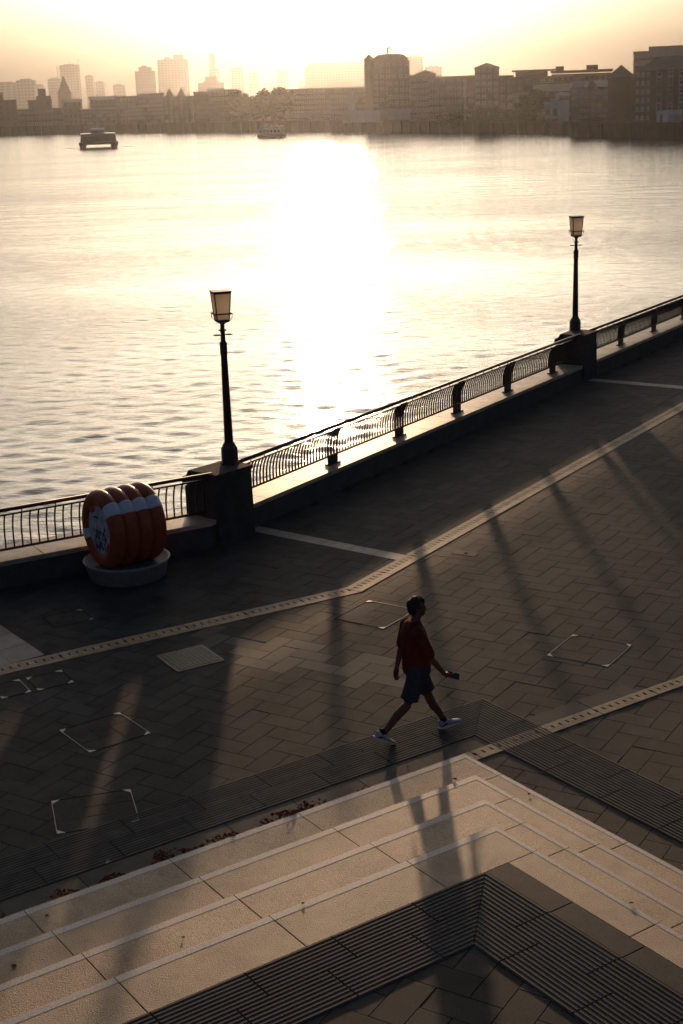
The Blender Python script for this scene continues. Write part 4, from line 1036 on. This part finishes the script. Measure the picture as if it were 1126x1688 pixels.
f = tower('tall tower with open scaffold top and cranes', 102, 131, 107, 1450, M_TOWER, 6, 20)
b = MB()
for k in range(5): b.box((-3.5, 3, f.z1 - 3 - k * 4), (6, 5, .6))
for x in (-6, -1): b.box((x, 3, f.z1 - 12), (.6, .6, 24))
b.build('scaffold', M_TOWER2, f.root)
b = MB(); b.box((f.L * .55, 8, f.z1 + 4), (.8, .8, 6)).box((f.L * 1.0, 8, f.z1 + 5), (.8, .8, 9)).box((f.L * 1.02, 8, f.z1 + 8), (3.2, .6, .6)); b.build('crane', M_TOWER2, f.root)
tower('slim tower right of the scaffolded tower', 142, 155, 124.5, 1500, M_TOWER, 3, 14)
tower('slim lower tower with a square top', 158, 172, 135, 1500, M_TOWER, 3, 12)
tower('short broad block left of the brown tower', 187, 205, 140, 1500, M_TOWER, 4, 10)
f = tower('brown tower with a crowned top', 224.5, 255.5, 117, 1150, M_TOWER2, 7, 15); top(f, .2, .85, 240, 110.5, M_TOWER2); top(f, .35, .6, 240, 108, M_TOWER2, 'crown', z_at(240, 110.5, f.M))
f = tower('broad tall slab with a stepped top', 262, 310, 98, 1450, M_TOWER, 9, 22); top(f, .56, .88, 292, 90); top(f, .26, .42, 278, 94)
f = tower('slender stepped skyscraper with a spire left of the sun', 346, 363, 114, 1550, M_TOWER, 4, 16); top(f, .08, .62, 352, 90); top(f, .2, .5, 352, 87, M_TOWER, 'crown', z_at(352, 90, f.M))
f = tower('brown stepped block under the slender skyscraper', 327, 368, 136, 1100, M_TOWER2, 8, 8); top(f, .3, .72, 347, 126, M_TOWER2)
tower('slim tower left of the sun glow', 382.5, 403, 112, 1600, M_TOWER, 4, 18)
tower('slim rounded tower left of the sun glow', 411, 427, 120, 1650, M_TOWER, 4, 14)
tower('very faint low block standing between the slim towers', 435, 450, 138, 1700, M_TOWER, 4, 8)
tower('faint square tower straight under the sun', 458, 476, 116.5, 1700, M_TOWER, 4, 14)
tower('faint low block left of the great slab', 491, 505, 134, 1700, M_TOWER, 3, 8)
f = tower('great long slab left of the domed block', 504, 612, 108, 1500, M_TOWER, 22, 16); top(f, .05, .85, 555, 103)
MB().box((f.L * .68, 6, z_at(580, 100, f.M)), (f.L * .42, .8, .7)).box((f.L * .36, 6, z_at(555, 101, f.M)), (.8, .8, 6)).build('crane', M_TOWER2, f.root)
tower('plain tower behind the domed block', 671, 698, 93, 1300, M_TOWER, 6, 20)
tower('round shouldered block right of the plain tower', 702, 729, 110, 1300, M_TOWER, 6, 12)
A = ray(106, 150); dist = 1400
ch = thing('church_spire', 'thin dark church spire left of the scaffolded tower', 'church', (A.x * dist / A.y, dist, LZ)); M = Vector((A.x * dist / A.y, dist, 0))
zt = z_at(104, 124, M); zb = z_at(104, 152, M)
MB().box((0, 0, zb / 2), (11, 11, zb + 1)).build('tower', M_BRICKD, ch); MB().lathe([(5.7, zb + .55), (.25, zt)], 8).build('spire', M_BRICKD, ch)
MB().box((-9, 6, 6), (14, 9, 13)).build('nave', M_BRICKD, ch)

# ------------------------------------------------------------------ trees and shrubs of the far bank
def tree(label, P, h, w, n, seed, name='tree', sz=.9):
    r = random.Random(seed); root = thing(name, label, 'tree' if name == 'tree' else 'shrub', (P.x, P.y, LZ), 0, None)
    b = MB(); b.tube([(0, 0, -.5), (r.uniform(-.2, .2), 0, h * .3), (r.uniform(-.4, .4), 0, h * .62)], [h * .035, h * .026, h * .010], 7)
    for k in range(5):
        a_ = r.random() * 6.28; b.tube([(0, 0, h * (.2 + .06 * k)), (math.cos(a_) * w * .22, math.sin(a_) * w * .22, h * (.42 + .06 * k)), (math.cos(a_) * w * .36, math.sin(a_) * w * .36, h * (.55 + .06 * k))], [h * .014, h * .009, h * .004], 5)
    b.build('trunk', M_TRUNK, root)
    cl = [(r.gauss(0, w * .22), r.gauss(0, w * .22), h * r.uniform(.35, .88), w * r.uniform(.12, .24)) for _ in range(16)]
    b = MB()
    for _ in range(n * 3):
        cx, cy, cz, cr = r.choice(cl); v = Vector((r.gauss(0, 1), r.gauss(0, 1), r.gauss(0, .8))).normalized() * cr * r.random() ** .4
        Mx = Matrix.Translation((cx + v.x, cy + v.y, cz + v.z)) @ Matrix.Rotation(r.random() * 6.3, 4, 'Z') @ Matrix.Rotation(r.random() * 3, 4, 'X'); s = sz * r.uniform(.5, 1.1)
        b.add([Mx @ Vector(p) for p in ((-s, 0, 0), (0, -s * .5, .1), (s, 0, 0), (0, s * .5, .12))], [(0, 1, 2, 3)])
    b.build('crown', M_LEAFG, root)
def tree_at(label, px, back, ytop, wpx, n, seed, name='tree', sz=.9):
    P = shore(px, back); h = (z_at(px, ytop, P) - LZ) / .95; w = wpx * math.hypot(P.x, P.y) / FPX * 1.25; tree(label, P, h, w, n, seed, name, sz)
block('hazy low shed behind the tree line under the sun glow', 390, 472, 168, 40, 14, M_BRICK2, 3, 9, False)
tree_at('broad dense tree filling the gap in the hazy tree line', 434, 14, 156, 40, 900, 21)
tree_at('low dense tree at the left foot of the hazy tree line', 408, 12, 166, 34, 800, 22)
tree_at('low dense tree at the right foot of the hazy tree line', 462, 13, 160, 34, 800, 23)
tree_at('dark round tree left of the low part of the hazy tree line', 396, 9, 150, 26, 900, 1)
tree_at('low spreading tree in the middle of the hazy tree line', 420, 8, 160, 34, 900, 2)
tree_at('tall tree at the right end of the hazy tree line', 449, 10, 148, 34, 1000, 3)
tree_at('second tall tree of the hazy tree line beside the long hazy block', 470, 12, 146, 26, 800, 4)
tree_at('small tree on the roofline left of the white house', 882, 22, 148, 26, 700, 5)
tree_at('dark leaning shrub left of the white house', 866, 7, 168, 26, 600, 6, 'shrub', .6)
tree_at('green quay shrub under the white house', 908, .6, 200, 22, 300, 7, 'shrub', .4)
tree_at('low green shrub on the quay before the bright windows', 846, 2, 186, 34, 500, 8, 'shrub', .5)
tree_at('creeper covered bank shrub below the flagpole', 752, .5, 192, 60, 700, 9, 'shrub', .6)
tree_at('dark quay shrub between flagpole and pyramid tower', 805, 1, 178, 36, 600, 10, 'shrub', .6)

# ------------------------------------------------------------------ ferries
def ferry_hull(b, L, W, H, bow=.3): 
    pl = [(-L / 2, -W / 2), (L / 2 - L * bow, -W / 2), (L / 2, -W * .12), (L / 2, W * .12), (L / 2 - L * bow, W / 2), (-L / 2, W / 2)]
    b.loft([[(x * .96, y * .86, -.6) for x, y in pl], [(x, y, H) for x, y in pl]])
M_HULL = mat('dark_hull_paint', (.035, .037, .04), .4, .5); M_BOATW = mat('white_boat_paint', (.62, .63, .63), .35, .5, noise=.1, nscale=1)
p = ground(163, 243.5, WZ); fr = thing('ferry', 'dark catamaran ferry with white wheelhouse coming head on at left', 'ferry', (p.x, p.y, WZ), R(-81) + math.pi * 0, None)
for s_ in (-1, 1):
    b = MB(); pl = [(-13, s_ * 4.9 - 1.3), (10, s_ * 4.9 - 1.3), (14, s_ * 4.9), (10, s_ * 4.9 + 1.3), (-13, s_ * 4.9 + 1.3)]
    b.loft([[(x, s_ * 4.9 + (y - s_ * 4.9) * .6, -.5) for x, y in pl], [(x, y, 1.9) for x, y in pl]]); b.build('hull', M_HULL, fr)
MB().prism([(-13, -6.1), (11.5, -6.1), (12.6, 0), (11.5, 6.1), (-13, 6.1)], 1.2, 2.0).build('deck', M_HULL, fr)
b = MB(); b.loft([[(x, y, 2.0) for x, y in ((-12, -5.6), (9.5, -5.6), (10.8, 0), (9.5, 5.6), (-12, 5.6))], [(x, y, 4.2) for x, y in ((-12, -5.3), (8.0, -5.3), (9.0, 0), (8.0, 5.3), (-12, 5.3))]]); cabin = b.build('cabin', mat('grey_cabin_paint', (.12, .12, .115), .4, .5), fr); MB().prism([(-12.2, -5.5), (8.3, -5.5), (9.4, 0), (8.3, 5.5), (-12.2, 5.5)], 4.21, 4.5).build('roof', M_BOATW, fr)
b = MB(); b.loft([[(x * 1.012, y * 1.012, 2.05) for x, y in ((-11.5, -5.58), (9.35, -5.55), (10.6, 0), (9.35, 5.55), (-11.5, 5.55))], [(x * 1.014, y * 1.014, 3.75) for x, y in ((-11.5, -5.38), (8.5, -5.38), (9.5, 0), (8.5, 5.38), (-11.5, 5.38))]]); b.build('window_band', M_WIN, cabin)
b = MB(); b.loft([[(x, y, 4.2) for x, y in ((-2, -2.1), (6.4, -2.1), (7.0, 0), (6.4, 2.1), (-2, 2.1))], [(x, y, 5.7) for x, y in ((-2, -1.9), (5.6, -1.9), (6.1, 0), (5.6, 1.9), (-2, 1.9))]]); wh = b.build('wheelhouse', M_BOATW, fr)
b = MB(); b.loft([[(x, y * 1.03, z_) for x, y in ((-1, -2.03), (6.2, -2.03), (6.75, 0), (6.2, 2.03), (-1, 2.03))] for z_ in (4.75, 5.35)]); b.build('windscreen', M_WIN, wh)
b = MB(); b.box((0, 0, 5.85), (9, 4.2, .18)).box((-1, 0, 6.8), (.2, .2, 1.8)).box((-1, 0, 7.0), (.2, 2.2, .15)); b.build('mast', M_BOATW, fr)
b = MB()
for y in (-5.5, 5.5):
    for k in range(6): b.box((-11 + k * 1.6, y, 4.75), (.06, .06, 1.0))
    b.box((-7, y, 5.25), (8.2, .07, .07))
b.build('stern_rail', M_HULL, fr)
p = ground(447, 227, WZ); fr2 = thing('ferry', 'small pale river boat under the sun, near the hazy trees', 'boat', (p.x, p.y, WZ), R(160), None)
b = MB(); ferry_hull(b, 10.5, 4, 1.1, .2); b.build('hull', M_TILE, fr2)
b = MB(); b.box((-.2, 0, 2.1), (8.6, 3.4, 2.0)); cabin = b.build('cabin', M_BOATW, fr2)
for k in range(6):
    for s_ in (-1, 1): MB().box((-3.7 + k * 1.4, s_ * 1.71, 2.3), (1.0, .06, .8)).build('window', M_WIN, cabin)
b = MB(); b.box((-.2, 0, 3.15), (9.2, 3.8, .12)).box((-.6, 0, 4.05), (8.0, 3.4, .1))
for k in range(5):
    for s_ in (-1, 1): b.box((-4.2 + k * 1.8, s_ * 1.6, 3.6), (.08, .08, .9))
b.build('upper_deck', M_BOATW, fr2); MB().box((1.6, 0, 4.4), (1.8, 1.6, .6)).build('wheelhouse', M_BOATW, fr2)

# ------------------------------------------------------------------ haze
hm = bpy.data.materials.new('haze'); hm.use_nodes = True; t = hm.node_tree; t.nodes.remove(t.nodes['Principled BSDF'])
v = N(t, 'ShaderNodeVolumePrincipled'); v.inputs['Density'].default_value = HAZE_DENSITY; v.inputs['Anisotropy'].default_value = HAZE_ANISO; v.inputs['Color'].default_value = (.90, .94, .98, 1)
t.links.new(v.outputs[0], t.nodes['Material Output'].inputs['Volume'])
HZ_TOP = max((o.matrix_world @ Vector(c_)).z for o in C.objects if o.type == 'MESH' for c_ in o.bound_box) if False else 175
stuff(MB().box((0, 1780, (HZ_TOP - 11) / 2), (3600, 3680, HZ_TOP + 11)).build('haze', hm))

# foam where the boats cut the water
M_FOAM = mat('river_foam', (.55, .52, .47), .7, .3, noise=.3, nscale=2)
for nm, px, py, wd, lab in (('foam', 163, 243.8, 13.0, 'thin foam line under the bow of the dark ferry'), ('foam', 447, 227.3, 9.0, 'thin foam line along the small pale river boat')):
    p = ground(px, py, WZ); b = MB(); r = random.Random(px)
    for k in range(90):
        x = p.x + r.gauss(0, wd * .38); y = p.y + r.gauss(0, 1.6) - .8; s_ = r.uniform(.2, .8)
        b.add([(x - s_, y, WZ + .10), (x, y - s_ * .4, WZ + .13), (x + s_, y, WZ + .10), (x, y + s_ * .4, WZ + .22)], [(0, 1, 2, 3)])
    stuff(tag(b.build(nm, M_FOAM), lab, 'foam'))
